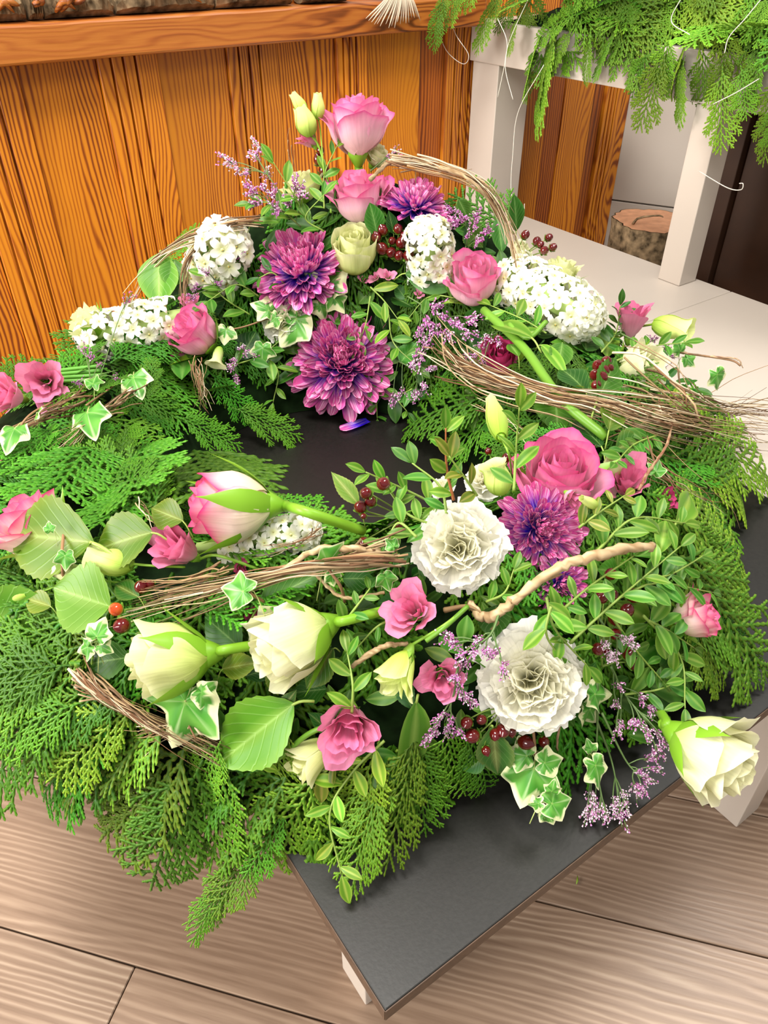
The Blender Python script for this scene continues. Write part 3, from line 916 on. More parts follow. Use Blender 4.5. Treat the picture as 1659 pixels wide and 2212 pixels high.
def big_leaf(base, tip, label, kind='rose', tint='', wid=1.0, nrm=(0, .45, .75), seed=1, name='leaf', group=None, stalk=None, z2=None):
    a, b = pt(base), pt(tip)
    d_ = b - a; wid *= max(.35, (d_ - CF * d_.dot(CF)).length / d_.length)
    root = empty(name, a, label, 'leaf', group)
    M = leaf_matrix(a, b, view(*nrm), wid, a)
    obj('blade', leaf_mesh(kind, seed, tint), root, M)
    y = (b - a)
    P = [Vector((0, 0, 0)) + y * .02, -y * .08 - UP * .003, -y * .22 - UP * .012]
    if stalk: P = [y * .02, pt(stalk) - a]
    V, F = tube_vf(catmull(P, 6), y.length * .014, 5)
    obj('stalk', mesh('stalk', V, F, M_STEM, [(.3, .42, .08)] * len(V), [(0, .5, 0)] * len(V)), root)
    return root

# ---- ivy: lobed blade with cream margin
def ivy_shape(seed, cream):
    q = random.Random(seed)
    keys = [(-180, .16), (-150, .42), (-128, .50), (-98, .50), (-62, .80), (-33, .64), (0, 1.0), (33, .64), (62, .80), (98, .50), (128, .50), (150, .42), (180, .16)]
    keys = [(a + q.uniform(-4, 4) if 0 < abs(a) < 170 else a, r * q.uniform(.92, 1.08) if 0 < abs(a) < 170 else r) for a, r in keys]
    n = 72; m = 9; V = []; C = []; P = []; F = []
    def rad(d):
        for (a, r), (b, s) in zip(keys, keys[1:]):
            if a <= d <= b:
                f = (d - a) / (b - a)
                if s > r: f = f ** 1.5
                else: f = 1 - (1 - f) ** 1.5
                return r + (s - r) * f
        return .16
    V.append(Vector((0, 0, 0))); C.append((.3, .5, .12)); P.append((0, 0, 0))
    ph = q.uniform(0, 6)
    for j in range(1, m + 1):
        u = j / m
        for i in range(n):
            d = -180 + 360 * i / n; a = math.radians(d); R = rad(d) * .66
            x, y = math.sin(a) * R * u, math.cos(a) * R * u
            z = .05 * math.sin(a * 5 + ph) * u * u - .10 * u * u * abs(math.cos(a)) + .03 * math.cos(a * 2 + ph)*u
            V.append(Vector((x, y, z)))
            cut = 1 - cream * (.6 + .5 * math.sin(a * 3.1 + ph) + .35 * math.sin(a * 8.3 + 2 * ph))
            g = lerp3((.055, .26, .025), (.15, .42, .06), .5 + .5 * math.sin(a * 4 + u * 6 + ph) * .8)
            vein = 0
            for va in (0, -62, 62, -128, 128):
                dd = abs(d - va); vein = max(vein, 1 - dd / 4.0)
            if vein > 0: g = lerp3(g, (.5, .68, .32), .7 * vein)
            c = g if u < cut else lerp3(g, (.80, .82, .46), .95)
            if j == m: c = (.84, .84, .52)
            C.append(c); P.append((math.sin(a), u, seed))
    for i in range(n): F.append((0, 1 + (i + 1) % n, 1 + i))
    for j in range(m - 1):
        for i in range(n): F.append((1 + j * n + i, 1 + j * n + (i + 1) % n, 1 + (j + 1) * n + (i + 1) % n, 1 + (j + 1) * n + i))
    return V, F, C, P
_ivy = {}
def ivy(spec, label, seed, stalks=True, group=None, name='ivy_sprig', trail=None):
    """spec: list of (base, tip, cream, normal(view))  base = leaf stalk point"""
    a0 = pt(spec[0][0]); root = empty(name, a0, label, 'ivy', group)
    for k, it in enumerate(spec):
        a, b = pt(it[0]), pt(it[1]); cream = it[2]; nr = view(*(it[3] if len(it) > 3 else (0, .4, .8)))
        key = (cream, (seed + k) % 3)
        if key not in _ivy:
            V, F, C, P = ivy_shape(seed + k, cream); _ivy[key] = mesh('leaf', V, F, M_IVY, C, P)
        # leaf local: stalk joint at origin, tip at +Y*.66, back lobes at -.3
        d = b - a; o = a + d * .22
        L = d.length * 1.42
        M = leaf_matrix(o, o + d.normalized() * L, nr, max(.4, (d - CF * d.dot(CF)).length / d.length) * 1.05, a0)
        obj('leaf', _ivy[key], root, M)
        P = [o - a0, a - d * .1 - view(0, 0, 1) * .008 - a0, a - d * .5 - UP * .02 - a0]
        V, F = tube_vf(catmull(P, 7), L * .014, 5)
        obj('stalk', mesh('stalk', V, F, M_STEM, [(.42, .5, .16)] * len(V), [(0, .5, 0)] * len(V)), root)
    if trail:
        P = [pt(t) - a0 for t in trail]; V, F = tube_vf(catmull(P, 5 * len(P)), .0011, 5)
        obj('stem', mesh('stem', V, F, M_STEM, [(.3, .16, .08)] * len(V), [(0, .5, 0)] * len(V)), root)
    return root

# ---- sprig of small leaves along a stem
def sprig(path, label, seed, leaf_px=46, n=None, kind='small', tint='', group=None, name='leafy_sprig', stemc=(.26, .38, .07), wid=1.0, spread=52, term=True, cat='leaves'):
    q = random.Random(seed); P0 = [pt(p) for p in path]; a0 = P0[0]
    root = empty(name, a0, label, cat, group)
    Ltot = sum((P0[i + 1] - P0[i]).length for i in range(len(P0) - 1))
    leafL = m_px(leaf_px * 1.12, P0[len(P0) // 2])
    if n is None: n = max(3, int(Ltot / (leafL * .42)))
    C = catmull(P0, 24)
    V, F = tube_vf([c - a0 for c in C], [.0011 - .0006 * i / 23 for i in range(24)], 5)
    obj('stem', mesh('stem', V, F, M_STEM, [stemc] * len(V), [(0, .5, 0)] * len(V)), root)
    tocam = view(0, .35, .9)
    for k in range(n):
        u = .12 + .84 * k / max(1, n - 1); i = min(22, int(u * 23)); p = C[i]; d = (C[i + 1] - C[i]).normalized()
        side = d.cross(tocam).normalized() * (1 if k % 2 else -1)
        a = math.radians(spread + q.uniform(-14, 14))
        dirv = (d * math.cos(a) + side * math.sin(a) + tocam * q.uniform(-.15, .45)).normalized()
        L = leafL * q.uniform(.75, 1.15) * (1 - .25 * u)
        nr = (tocam + Vector((q.uniform(-.5, .5), q.uniform(-.5, .5), q.uniform(-.3, .5)))).normalized()
        obj('leaf', leaf_mesh(kind, k + seed, tint), root, leaf_matrix(p, p + dirv * L, nr, wid * q.uniform(.85, 1.2), a0))
    if term:
        d = (C[-1] - C[-3]).normalized()
        obj('leaf', leaf_mesh(kind, seed, tint), root, leaf_matrix(C[-1], C[-1] + d * leafL * .8, tocam, wid, a0))
    return root

# ---- statice: thin forked stems with clouds of tiny papery flowers
def statice(path, label, seed, heads, rpx=22, dens=90, group=None, pale=.5, lift=None, dark=0):
    """path: main stem points; heads: (px,py[,lift]) centres of flower clusters"""
    q = random.Random(seed); P0 = [pt(p) for p in path]; a0 = P0[0]
    root = empty('statice_sprig', a0, label, 'statice', group)
    C = catmull(P0, 18); b = MB()
    V, F = tube_vf([c - a0 for c in C], [.0010 - .0005 * i / 17 for i in range(18)], 4); b.add(V, F)
    fl = MB()
    for h in heads:
        hp = h if isinstance(h, Vector) else pt(h); R = m_px(rpx, hp) * q.uniform(.8, 1.2)
        i = min(range(18), key=lambda k: (C[k] - hp).length + (0.02 * k / 18 if (C[k] - hp).length < 0 else 0)); i = max(0, i - 4)
        st = C[i]; mid = st.lerp(hp, .6) + view(q.uniform(-.3, .3), .4, .1) * R * .3
        V, F = tube_vf([v - a0 for v in catmull([st, mid, hp], 7)], .0005, 4); b.add(V, F)
        dmain = (hp - st).normalized() if (hp - st).length > 1e-5 else UP
        twigs = []
        for k in range(7):
            e = hp + (dmain * q.uniform(.1, 1.1) + Vector((q.uniform(-1, 1), q.uniform(-1, 1), q.uniform(-1, 1))) * .75) * R
            s0 = st.lerp(hp, q.uniform(.7, 1)); twigs.append((s0, e))
            V, F = tube_vf([s0 - a0, s0.lerp(e, .5) + dmain * R * .1 - a0, e - a0], .00035, 3); b.add(V, F)
        for k in range(dens):
            s0, e = twigs[k % 7]; t = q.uniform(.25, 1.05)
            c = s0.lerp(e, t) + Vector((q.gauss(0, 1), q.gauss(0, 1), q.gauss(0, 1))) * R * .12
            r = R * q.uniform(.06, .11); d = (e - s0).normalized()
            u = d.orthogonal().normalized(); w = d.cross(u); rot = q.uniform(0, 6)
            u2 = u * math.cos(rot) + w * math.sin(rot); w2 = d.cross(u2)
            base = c - d * r * 2.6
            V = [base - a0] + [c + (u2 * math.cos(2.094 * m_) + w2 * math.sin(2.094 * m_)) * r * 1.15 + d * r * .4 - a0 for m_ in range(3)] + [c + d * r * 1.0 - a0]
            F = [(0, 1, 2), (0, 2, 3), (0, 3, 1), (4, 2, 1), (4, 3, 2), (4, 1, 3)]
            z = q.random()
            top = lerp3((.52, .10, .46), (.95, .78, .90), 1 if z < pale else z * .3)
            if dark: top = lerp3(top, (.3, .07, .3), .5)
            bs = lerp3((.28, .03, .10), (.46, .10, .28), q.random())
            fl.add(V, F, [bs, top, top, top, top], [(0, .5, 0)] * 5)
    b.C = [(.12, .2, .06)] * len(b.V); b.P = [(0, .5, 0)] * len(b.V)
    obj('stem', b.mesh('stem', M_STEM), root)
    o = obj('blossoms', fl.mesh('blossoms', M_STATICE, False), root); o['kind'] = 'stuff'
    return root

# ---- bundle of fine twigs
def twigs(path, label, seed, n=26, spread=18, r=.0008, group=None, fray=1.0, tone=0, name='twig_bundle', lateral=None, wav=.3):
    """path: centre line; spread in photograph pixels"""
    q = random.Random(seed); P0 = [pt(p) for p in path]; a0 = P0[0]
    root = empty(name, a0, label, 'twigs', group)
    sp = m_px(spread, P0[len(P0) // 2])
    cols = [(.32, .20, .10), (.20, .10, .05), (.42, .29, .16), (.60, .48, .32), (.14, .08, .04), (.25, .17, .08)]
    for k in range(n):
        off = Vector((q.gauss(0, 1), q.gauss(0, 1), q.gauss(0, .6))) * sp * .5
        Q = []
        i0 = 0 if q.random() < .6 else q.uniform(0, .25); i1 = 1 if q.random() < .5 else q.uniform(.7, 1.0)
        C = catmull(P0, 40)
        m_ = 9
        for j in range(m_):
            u = i0 + (i1 - i0) * j / (m_ - 1); c = C[min(39, int(u * 39))]
            w = (.5 + .6 * abs(2 * u - 1) ** 1.5 * fray) if fray else .5
            tw = Matrix.Rotation(u * 3 + k, 3, (C[-1] - C[0]).normalized())
            Q.append(c + (tw @ off) * w + Vector((q.gauss(0, 1), q.gauss(0, 1), q.gauss(0, 1))) * sp * .07 * wav * 3)
        rr = r * q.uniform(.5, 1.5)
        V, F = tube_vf([v - a0 for v in catmull(Q, 22)], [rr * (1 - .7 * j / 21) for j in range(22)], 4)
        c = q.choice(cols)
        obj('twig', mesh('twig', V, F, M_TWIG, [c] * len(V), [(0, .5, 0)] * len(V)), root)
    return root
def branch(path, label, radii, seed, forks=(), col=(.30, .19, .09), name='branch', group=None, cat='branch'):
    q = random.Random(seed); P0 = [pt(p) for p in path]; a0 = P0[0]; root = empty(name, a0, label, cat, group)
    n = 8 * len(P0); C = catmull(P0, n)
    R = [np.interp(i / (n - 1), [k / (len(radii) - 1) for k in range(len(radii))], radii) * q.uniform(.86, 1.16) for i in range(n)]
    V, F = tube_vf([c - a0 + Vector((q.gauss(0, 1), q.gauss(0, 1), q.gauss(0, 1))) * R[i] * .18 for i, c in enumerate(C)], R, 9)
    V = [v + Vector((q.gauss(0, 1), q.gauss(0, 1), q.gauss(0, 1))) * R[0] * .06 for v in V]
    cc = [lerp3(col, (.62, .47, .28), min(1, max(0, q.gauss(.35, .35)))) for _ in V]
    obj('limb', mesh('limb', V, F, M_TWIG, cc, [(0, .5, 0)] * len(V)), root)
    for f in forks:
        P = [pt(p) for p in f[:-1]]; C = catmull(P, 8 * len(P)); k = len(C)
        V, F = tube_vf([c - a0 for c in C], [f[-1] * (1 - .75 * i / (k - 1)) for i in range(k)], 6)
        obj('twig', mesh('twig', V, F, M_TWIG, [col] * len(V), [(0, .5, 0)] * len(V)), root)
    return root

# ---- cedar frond (unit length along +Y, flat in XY, droops a little)
def frond_data(seed, droop):
    q = random.Random(seed); b = MB()
    def scaly(p, d, L, w, segs, bright):
        """a branchlet of overlapping scales: zig-zag diamond tube"""
        s = Vector((-d.y, d.x, 0)).normalized(); V = []; C = []
        for i in range(segs + 1):
            t = i / segs
            for half in (0, 1):
                if i == segs and half: break
                tt = (i + half * .62) / segs
                ww = w * (1.0 if half else .62) * (1 - .35 * tt)
                if i == segs: ww = w * .12
                c = p + d * (L * tt) + Vector((0, 0, 0))
                V += [c + s * ww, c + Vector((0, 0, ww * .55)), c - s * ww, c - Vector((0, 0, ww * .4))]
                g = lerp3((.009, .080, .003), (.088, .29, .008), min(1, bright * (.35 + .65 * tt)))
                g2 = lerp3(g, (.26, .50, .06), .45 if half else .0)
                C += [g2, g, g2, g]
        F = []
        for r_ in range(len(V) // 4 - 1):
            for k in range(4): F.append((r_ * 4 + k, r_ * 4 + (k + 1) % 4, r_ * 4 + 4 + (k + 1) % 4, r_ * 4 + 4 + k))
        b.add(V, F, C, [(0, .5, 0)] * len(V))
    nb = 9
    def dirv(a): return Vector((math.sin(a), math.cos(a), 0))
    bendx = q.uniform(-.12, .12)
    def main(t): return Vector((bendx * t * t, t, 0))
    for i in range(8):
        p = main(i / 8); e = main((i + 1) / 8); scaly(p, (e - p).normalized(), (e - p).length * 1.04, .016, 3, .4 + .5 * i / 8)
    for k in range(nb * 2):
        t = .08 + .86 * k / (nb * 2); side = 1 if k % 2 else -1
        L = (.42 * math.sin(math.pi * min(1, t * .75 + .22)) ** .9) * q.uniform(.75, 1.12) * (1.1 - .25 * t)
        if t > .85: L *= .8
        a = side * math.radians(q.uniform(34, 46)); p = main(t); d = dirv(a)
        scaly(p, d, L, .0175, 4 + int(L * 12), .45 + .55 * t)
        nt_ = max(2, int(L / .062))
        for j in range(1, nt_):
            u = j / nt_
            for sd in (1, -1):
                if q.random() < .12: continue
                l2 = L * .36 * (1 - .55 * u) * q.uniform(.7, 1.15)
                scaly(p + d * L * u, dirv(a + sd * math.radians(q.uniform(28, 40))), l2, .0165, 3, .55 + .45 * u)
    # droop and curl
    for v in b.V:
        y = v.y; v.z += -droop * y * y - .22 * v.x * v.x + .01 * math.sin(y * 9 + seed)
    return b
FRONDS = []
for k in range(6):
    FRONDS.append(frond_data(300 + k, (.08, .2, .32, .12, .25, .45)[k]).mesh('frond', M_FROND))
FRONDS_B = []          # fresher, yellower growth
for me_ in FRONDS:
    m2 = me_.copy(); n_ = len(m2.vertices); c_ = np.empty(n_ * 4, dtype=np.float32)
    m2.attributes['Col'].data.foreach_get('color', c_); c_ = c_.reshape(-1, 4) * np.array((2.1, 1.35, 1.6, 1), dtype=np.float32)
    m2.attributes['Col'].data.foreach_set('color', c_.ravel()); FRONDS_B.append(m2)
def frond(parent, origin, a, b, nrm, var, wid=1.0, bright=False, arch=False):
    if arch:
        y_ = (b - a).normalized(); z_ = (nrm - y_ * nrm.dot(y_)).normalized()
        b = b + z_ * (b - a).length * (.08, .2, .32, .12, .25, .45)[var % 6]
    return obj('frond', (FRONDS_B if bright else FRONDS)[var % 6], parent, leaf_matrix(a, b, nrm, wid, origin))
# ================================================================ wreath body
q = random.Random(11)
V = []; F = []; nphi, nr = 96, 18
for i in range(nphi):
    a = 2 * math.pi * i / nphi
    for j in range(nr):
        k = -1 + 2 * j / (nr - 1); k2 = math.copysign(abs(k) ** .8, k) * .86
        r = RR + k2 * RW; x, y = CX + math.cos(a) * r, CY + math.sin(a) * r
        z = max(BOARD + .001, hgt(x, y) - .026 + q.uniform(-.004, .004)) if abs(k) < 1 else BOARD + .0008
        V.append(Vector((x - CX, y - CY, z - BOARD)))
for i in range(nphi):
    for j in range(nr - 1):
        F.append((i * nr + j, i * nr + j + 1, ((i + 1) % nphi) * nr + j + 1, ((i + 1) % nphi) * nr + j))
wc = Vector((CX, CY, BOARD))
wreath = empty('cedar_wreath', wc, 'large round wreath of green cedar fronds lying on the black board', 'wreath')
obj('moss_base', mesh('moss_base', V, F, M_MOSS), wreath)

def ringpt(phi, r, lift=0):
    x, y = CX + math.cos(phi) * r, CY + math.sin(phi) * r
    on_board = (Vector((x, y, 0)).dot(A2) > .09) and (Vector((x, y, 0)).dot(B2) > .13)
    z = hgt(x, y)
    if z <= BOARD + .001 and not on_board: z = BOARD - .03
    return Vector((x, y, z + lift))
nf = 0
def ring_frond(phi, r0, r1, dphi, lift0, lift1, var, roll=0):
    global nf
    if r1 > .34 and math.radians(28) < phi % (2 * math.pi) < math.radians(174): return
    a = ringpt(phi, r0, lift0); b = ringpt(phi + dphi, r1, lift1)
    rad = Vector((math.cos(phi), math.sin(phi), 0))
    nrm = UP * 1.0 + rad * (.5 if r1 > r0 else -.5) + Vector((q.uniform(-.25, .25), q.uniform(-.25, .25), 0)) - CF * .3
    L = (b - a).length
    if L < .05: return
    frond(wreath, wc, a, b, nrm, var, q.uniform(.85, 1.15) * min(1.3, .13 / L)); nf += 1
# outer skirt
for k in range(66):
    phi = 2 * math.pi * k / 66 + q.uniform(-.05, .05)
    ring_frond(phi, .33 + q.uniform(-.02, .02), .45 + q.uniform(-.02, .025), q.uniform(-.25, .25), .0, .006, q.choice((1, 2, 4)))
# second outer layer, higher
for k in range(50):
    phi = 2 * math.pi * (k + .5) / 50 + q.uniform(-.05, .05)
    ring_frond(phi, .285 + q.uniform(-.02, .02), .395 + q.uniform(-.02, .02), q.uniform(-.3, .3), .004, .012, q.randrange(5))
# inner skirt
for k in range(48):
    phi = 2 * math.pi * k / 48 + q.uniform(-.06, .06)
    ring_frond(phi, .27 + q.uniform(-.02, .02), .165 + q.uniform(-.015, .01), q.uniform(-.35, .35), .0, .004, q.choice((0, 1, 3)))
# crown of the left side, lying along the ring
for k in range(76):
    phi = math.radians(q.uniform(128, 262)) if k < 60 else math.radians(q.uniform(-60, 60))
    r = q.uniform(.2, .38); dr = q.uniform(-.05, .07)
    ring_frond(phi, r, r + dr, q.choice((-1, 1)) * q.uniform(.22, .38), .010, .022, q.choice((0, 1, 3, 4)))

# fronds placed where the photograph shows them: (base), (tip), variant, width
hero = [
 # hanging over the front edge
 (('z', 600, 1790, .33), ('z', 455, 1960, .30), 4, .8), (('z', 520, 1850, .32), ('z', 400, 2035, .28), 3, .55), ((620, 1740, .01), ('z', 530, 1900, .32), 0, .8), (('z', 500, 1900, .30), ('z', 440, 2010, .28), 1, .7),
 ((640, 1660, .015), ('z', 400, 1830, .31), 0, .9), ((440, 1640, .01), ('z', 305, 1900, .29), 4, .75),
 ((420, 1600, .01), ('z', 220, 1800, .30), 1, .95), ((300, 1560, .01), ('z', 215, 1700, .31), 3, .9),
 ((260, 1520, .02), ('z', 118, 1745, .30), 2, .65), ((220, 1470, .02), ('z', 20, 1550, .32), 1, 1.0),
 ((170, 1430, .03), ('z', -40, 1440, .34), 0, 1.0), ((160, 1350, .03), ('z', -30, 1340, .36), 3, .9),
 ((330, 1600, .02), ('z', 130, 1600, .32), 4, .9), ((500, 1650, .02), ('z', 470, 1850, .31), 2, .8),
 ((560, 1660, .02), ('z', 330, 1760, .32), 0, .9), ((380, 1560, .03), ('z', 200, 1640, .34), 1, .9),
 ((700, 1650, .02), ('z', 560, 1870, .31), 1, .8), ((720, 1700, .01), ('z', 655, 1840, .325), 3, .8),
 ((840, 1640, .01), ('z', 745, 1925, .336), 4, .6), ((900, 1560, .02), ('z', 835, 1890, .338), 0, .55),
 ((900, 1590, .01), ('z', 915, 1800, .34), 1, .75), ((960, 1560, .01), ('z', 985, 1730, .34), 3, .8),
 ((820, 1600, .02), ('z', 760, 1790, .345), 5, .8), ((1000, 1560, .01), ('z', 1060, 1690, .34), 2, .7),
 ((480, 1600, .04), ('z', 420, 1700, .36), 3, 1.0), ((620, 1560, .05), ('z', 560, 1700, .36), 0, 1.0),
 ((200, 1330, .03), ('z', 60, 1390, .36), 0, 1.0), ((120, 1400, .02), ('z', -30, 1500, .33), 4, 1.0), ((240, 1420, .02), ('z', 90, 1490, .335), 1, 1.0), ((130, 1360, .02), ('z', 40, 1540, .31), 3, .9), ((300, 1500, .02), ('z', 170, 1660, .31), 0, .9), ((350, 1650, .01), ('z', 270, 1820, .30), 1, .9), ((60, 1300, .03), ('z', -60, 1420, .35), 1, 1.0),
 # right side, spilling over the board
 ((1440, 1180, .02), ('z', 1650, 1470, .338), 1, .8), ((1450, 1100, .02), ('z', 1570, 1330, .35), 0, .9),
 ((1430, 1030, .02), ('z', 1560, 1190, .36), 3, 1.0), ((1400, 970, .02), ('z', 1600, 1090, .36), 4, .9),
 ((1460, 940, .02), ('z', 1640, 1010, .35), 2, .7), ((1420, 1250, .02), ('z', 1530, 1420, .35), 0, .8),
 ((1450, 1300, .02), ('z', 1560, 1480, .345), 1, .6), ((1480, 1010, .01), ('z', 1590, 1100, .33), 5, .6),
 ((1400, 880, .02), ('z', 1590, 935, .36), 4, .6), ((1380, 1050, .03), ('z', 1500, 1260, .37), 1, .8),
 ((1470, 1240, .02), ('z', 1600, 1400, .345), 3, .9), ((1500, 1330, .01), ('z', 1640, 1440, .342), 0, .7), ((1440, 1120, .02), ('z', 1600, 1230, .35), 1, .9), ((1460, 1330, .02), ('z', 1590, 1390, .345), 4, .8), ((1430, 1080, .02), ('z', 1590, 1150, .355), 0, .9), ((1520, 1350, .005), ('z', 1665, 1480, .338), 3, .6),
 # right, inside the hole
 ((1130, 870, .02), (960, 970, .01), 0, .9), ((1090, 850, .02), (880, 900, .005), 3, .9), ((1180, 900, .02), (1040, 985, .0), 1, .9),
 ((1250, 930, .03), (1120, 960, .03), 0, .8),
 # left crown
 ((320, 870, .03), (330, 770, .05), 0, .7), ((310, 960, .02), (280, 1090, .03), 0, .9), ((210, 960, .02), (90, 1100, .03), 1, 1.0),
 ((260, 1000, .02), (110, 1000, .02), 3, 1.0), ((330, 1040, .02), (200, 1150, .03), 0, .9), ((380, 900, .02), (520, 970, .03), 1, .8),
 ((450, 800, .02), (560, 920, .02), 0, .7), ((420, 980, .02), (470, 1100, .02), 3, .8), ((130, 920, .02), (10, 1010, .03), 0, .9),
 ((160, 1050, .02), (20, 1040, .03), 1, .9), ((350, 1110, .02), (250, 1010, .03), 0, .8), ((500, 880, .02), (650, 950, .005), 1, .7),
]
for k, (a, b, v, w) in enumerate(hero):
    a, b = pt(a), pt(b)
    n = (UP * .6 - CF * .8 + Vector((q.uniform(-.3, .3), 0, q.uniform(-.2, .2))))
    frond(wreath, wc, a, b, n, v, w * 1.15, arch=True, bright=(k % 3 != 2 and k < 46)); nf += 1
hq = random.Random(21)
for k in range(16):
    x, y = hq.uniform(10, 300), hq.uniform(1330, 1540)
    a = S(x, y, .02); b = a + CR * hq.uniform(-.11, -.05) - CU * hq.uniform(.0, .06) - UP * hq.uniform(0, .03)
    frond(wreath, wc, a, b, UP * .5 - CF * .8 + Vector((hq.uniform(-.3, .3), 0, hq.uniform(-.2, .2))), k, 1.0, bright=k % 2 == 0); nf += 1
print('wreath fronds', nf)

# ---- garland on the raised white table
g0 = AB(1.25, 1.0, .67)
gar = empty('cedar_garland', g0, 'bright green cedar garland heaped on the raised white table, top right', 'garland')
gh = [  # base, tip (pixels; on plane A = 1.16 in front of the slab)
 (960, -10, 915, 110), (1010, -40, 930, 60), (1080, -20, 1010, 110), (1130, -20, 1060, 60), (1120, 30, 1090, 125), (1170, 10, 1165, 180),
 (1210, 60, 1115, 290), (1180, 60, 1090, 200), (1240, 60, 1160, 160), (1280, 80, 1240, 190), (1330, 70, 1270, 175), (1340, 90, 1300, 150),
 (1440, 110, 1370, 290), (1400, 110, 1340, 215), (1480, 120, 1440, 285), (1520, 100, 1500, 260), (1560, 140, 1555, 335), (1600, 140, 1615, 260),
 (1680, 150, 1640, 365), (1650, 120, 1600, 240), (1690, 200, 1650, 330), (1500, 60, 1420, 180), (1380, 40, 1310, 110), (1250, 0, 1180, 90),
 (1300, -20, 1350, 100), (1430, -30, 1400, 100), (1560, 0, 1480, 120), (1600, 20, 1550, 180), (1660, 20, 1620, 160), (1340, 0, 1260, 110),
 (1160, -60, 1120, 60), (1060, -70, 980, 20), (1500, -40, 1560, 80), (1620, -40, 1680, 90), (1450, 40, 1500, 170), (1550, 60, 1600, 190),
 (1220, -40, 1260, 70), (1390, -60, 1330, 50), (1480, -60, 1440, 50), (1580, -60, 1520, 60), (1330, 30, 1400, 150), (1200, 20, 1230, 130)]
for k, (x0, y0, x1, y1) in enumerate(gh):
    inn = 1.19 + .05 * (k % 4) * .5
    a = onA(x0, y0, inn)
    b = onA(x1, y1, 1.125 + .012 * (k % 4))
    if a.z < .69: a = onA(x0, y0, 1.14)
    if x1 < 1070:
        b = onB(x1, y1, 1.27); a = onB(x0, y0, 1.25)
        if a.z < .72: a.z = .72
    n = -A2 * .8 + UP * .5 + Vector((q.uniform(-.3, .3), q.uniform(-.3, .3), q.uniform(-.2, .2)))
    frond(gar, g0, a, b, n, q.randrange(5), q.uniform(.8, 1.05), bright=True)
    if k % 2 == 0:
        frond(gar, g0, a + UP * .02, b + UP * .05 + B2 * q.uniform(-.05, .05) + A2 * .02, n, q.randrange(5), 1.0, bright=True)
for k in range(80):
    a_ = q.uniform(1.19, 1.40); b_ = q.uniform(.50, 1.22)
    p = AB(a_, b_, .69 + q.uniform(0, .06)); d = Vector((q.uniform(-1, 1), q.uniform(-1, 1), q.uniform(-.25, .35))).normalized() - A2 * .35
    frond(gar, g0, p, p + d * q.uniform(.10, .14), UP + Vector((q.uniform(-.5, .5), q.uniform(-.5, .5), 0)), q.randrange(5), 1.0, bright=k % 2)
V, F = bx(1.2, 1.6, .5, 1.33, 0, .03)
b = MB(); nn = 14
for i in range(nn):
    for j in range(nn):
        V = AB(1.19 + .22 * i / 13, .50 + .80 * j / 13, .6685 + .035 * abs(math.sin(math.pi * i / 13)) ** .5 * abs(math.sin(math.pi * j / 13)) ** .5 + q.uniform(0, .006) * (0 < i < 13 and 0 < j < 13)); b.V.append(V - g0)
b.F = grid_faces(nn, nn)
obj('moss_base', b.mesh('moss_base', M_MOSS), gar)

# curled silver wires on the garland
def wire(path, label, r=.0007, group='fine silver florist wires'):
    P = [pt(p) for p in path]; V, F = tube_vf([c - P[0] for c in catmull(P, 8 * len(P))], r, 5)
    tag(obj('florist_wire', mesh('florist_wire', V, F, M_WIRE), None, Matrix.Translation(P[0])), label, 'wire', group)
def oA(x, y, a=1.11): return onA(x, y, a)
wire([oA(945, 60), oA(965, 110), oA(1000, 138), oA(1012, 118), oA(985, 75), oA(965, 20)], 'looping silver wire beside the left tip of the garland')
wire([oA(1140, 0), oA(1100, 90), oA(1088, 150), oA(1075, 210)], 'thin silver wire hanging down the left post')
wire([oA(1075, 40), oA(1095, 90), oA(1092, 150), oA(1108, 215)], 'second silver wire crossing in front of the left post')
wire([oA(1175, 140), oA(1120, 240), oA(1108, 330), oA(1105, 420), oA(1130, 455), oA(1133, 440)], 'long silver wire trailing down to the dark leaf by the opening')
wire([oA(1510, 370), oA(1570, 405), oA(1600, 410), oA(1605, 397), oA(1597, 396)], 'short hooked silver wire in front of the dark cabinet')
wire([oA(1659, -20), oA(1610, 40), oA(1575, 80), oA(1565, 115)], 'silver wire curving down the right part of the garland')
wire([oA(1475, -10), oA(1450, 45), oA(1490, 75)], 'silver wire bent over the middle of the garland')
wire([oA(1540, 225), oA(1590, 200), oA(1640, 170)], 'silver wire lying across the lower right garland')
# ================================================================ flowers of the wreath
# ---------- back arrangement
rose(YY(770, 272, .99), 146, (-.04, .86, .50), 'pink', 'tall pink rose at the very top of the arrangement, against the pine wall', 1, .62, tall=1.35, npet=17, extra=3, stem=[('y', 785, 400, 1.0), (780, 470, 0)], ruffle=.07, sepals=False)
rose(YY(775, 428, .945), 132, (-.12, .72, .62), 'pink', 'pink rose directly below the topmost rose', 2, .6, tall=1.3, npet=16, extra=2, ruffle=.07, sepals=False)
rose(S(767, 545, .035), 112, (-.02, .55, .85), 'cream', 'cream rose between the two purple chrysanthemums and the berries', 3, .3, tall=1.35, npet=18, tip=.02, sepals=False, ruffle=.07)
rose(S(1025, 608, .03), 128, (-.05, .50, .80), 'pink', 'large pink rose right of the round white hyacinth', 4, .45, tall=1.3, npet=14, extra=1, ruffle=.09)
rose(S(422, 722, .03), 128, (-.45, .40, .80), 'rosy', 'deep pink rose on the left, right of the long white hyacinth', 5, .5, tall=1.2, npet=16, extra=1, ruffle=.08)
rose(S(192, 702, .03), 98, (-.75, .5, .45), 'cream', 'yellowish cream rose at the far left end, half behind a hyacinth', 6, .5, tall=1.2, npet=13, ruffle=.12)
rose(S(1212, 590, .03), 92, (.15, .85, .45), 'cream', 'pale cream rose behind the big white hyacinth, against the bench', 7, .6, tall=1.1, npet=13, extra=1, ruffle=.14)
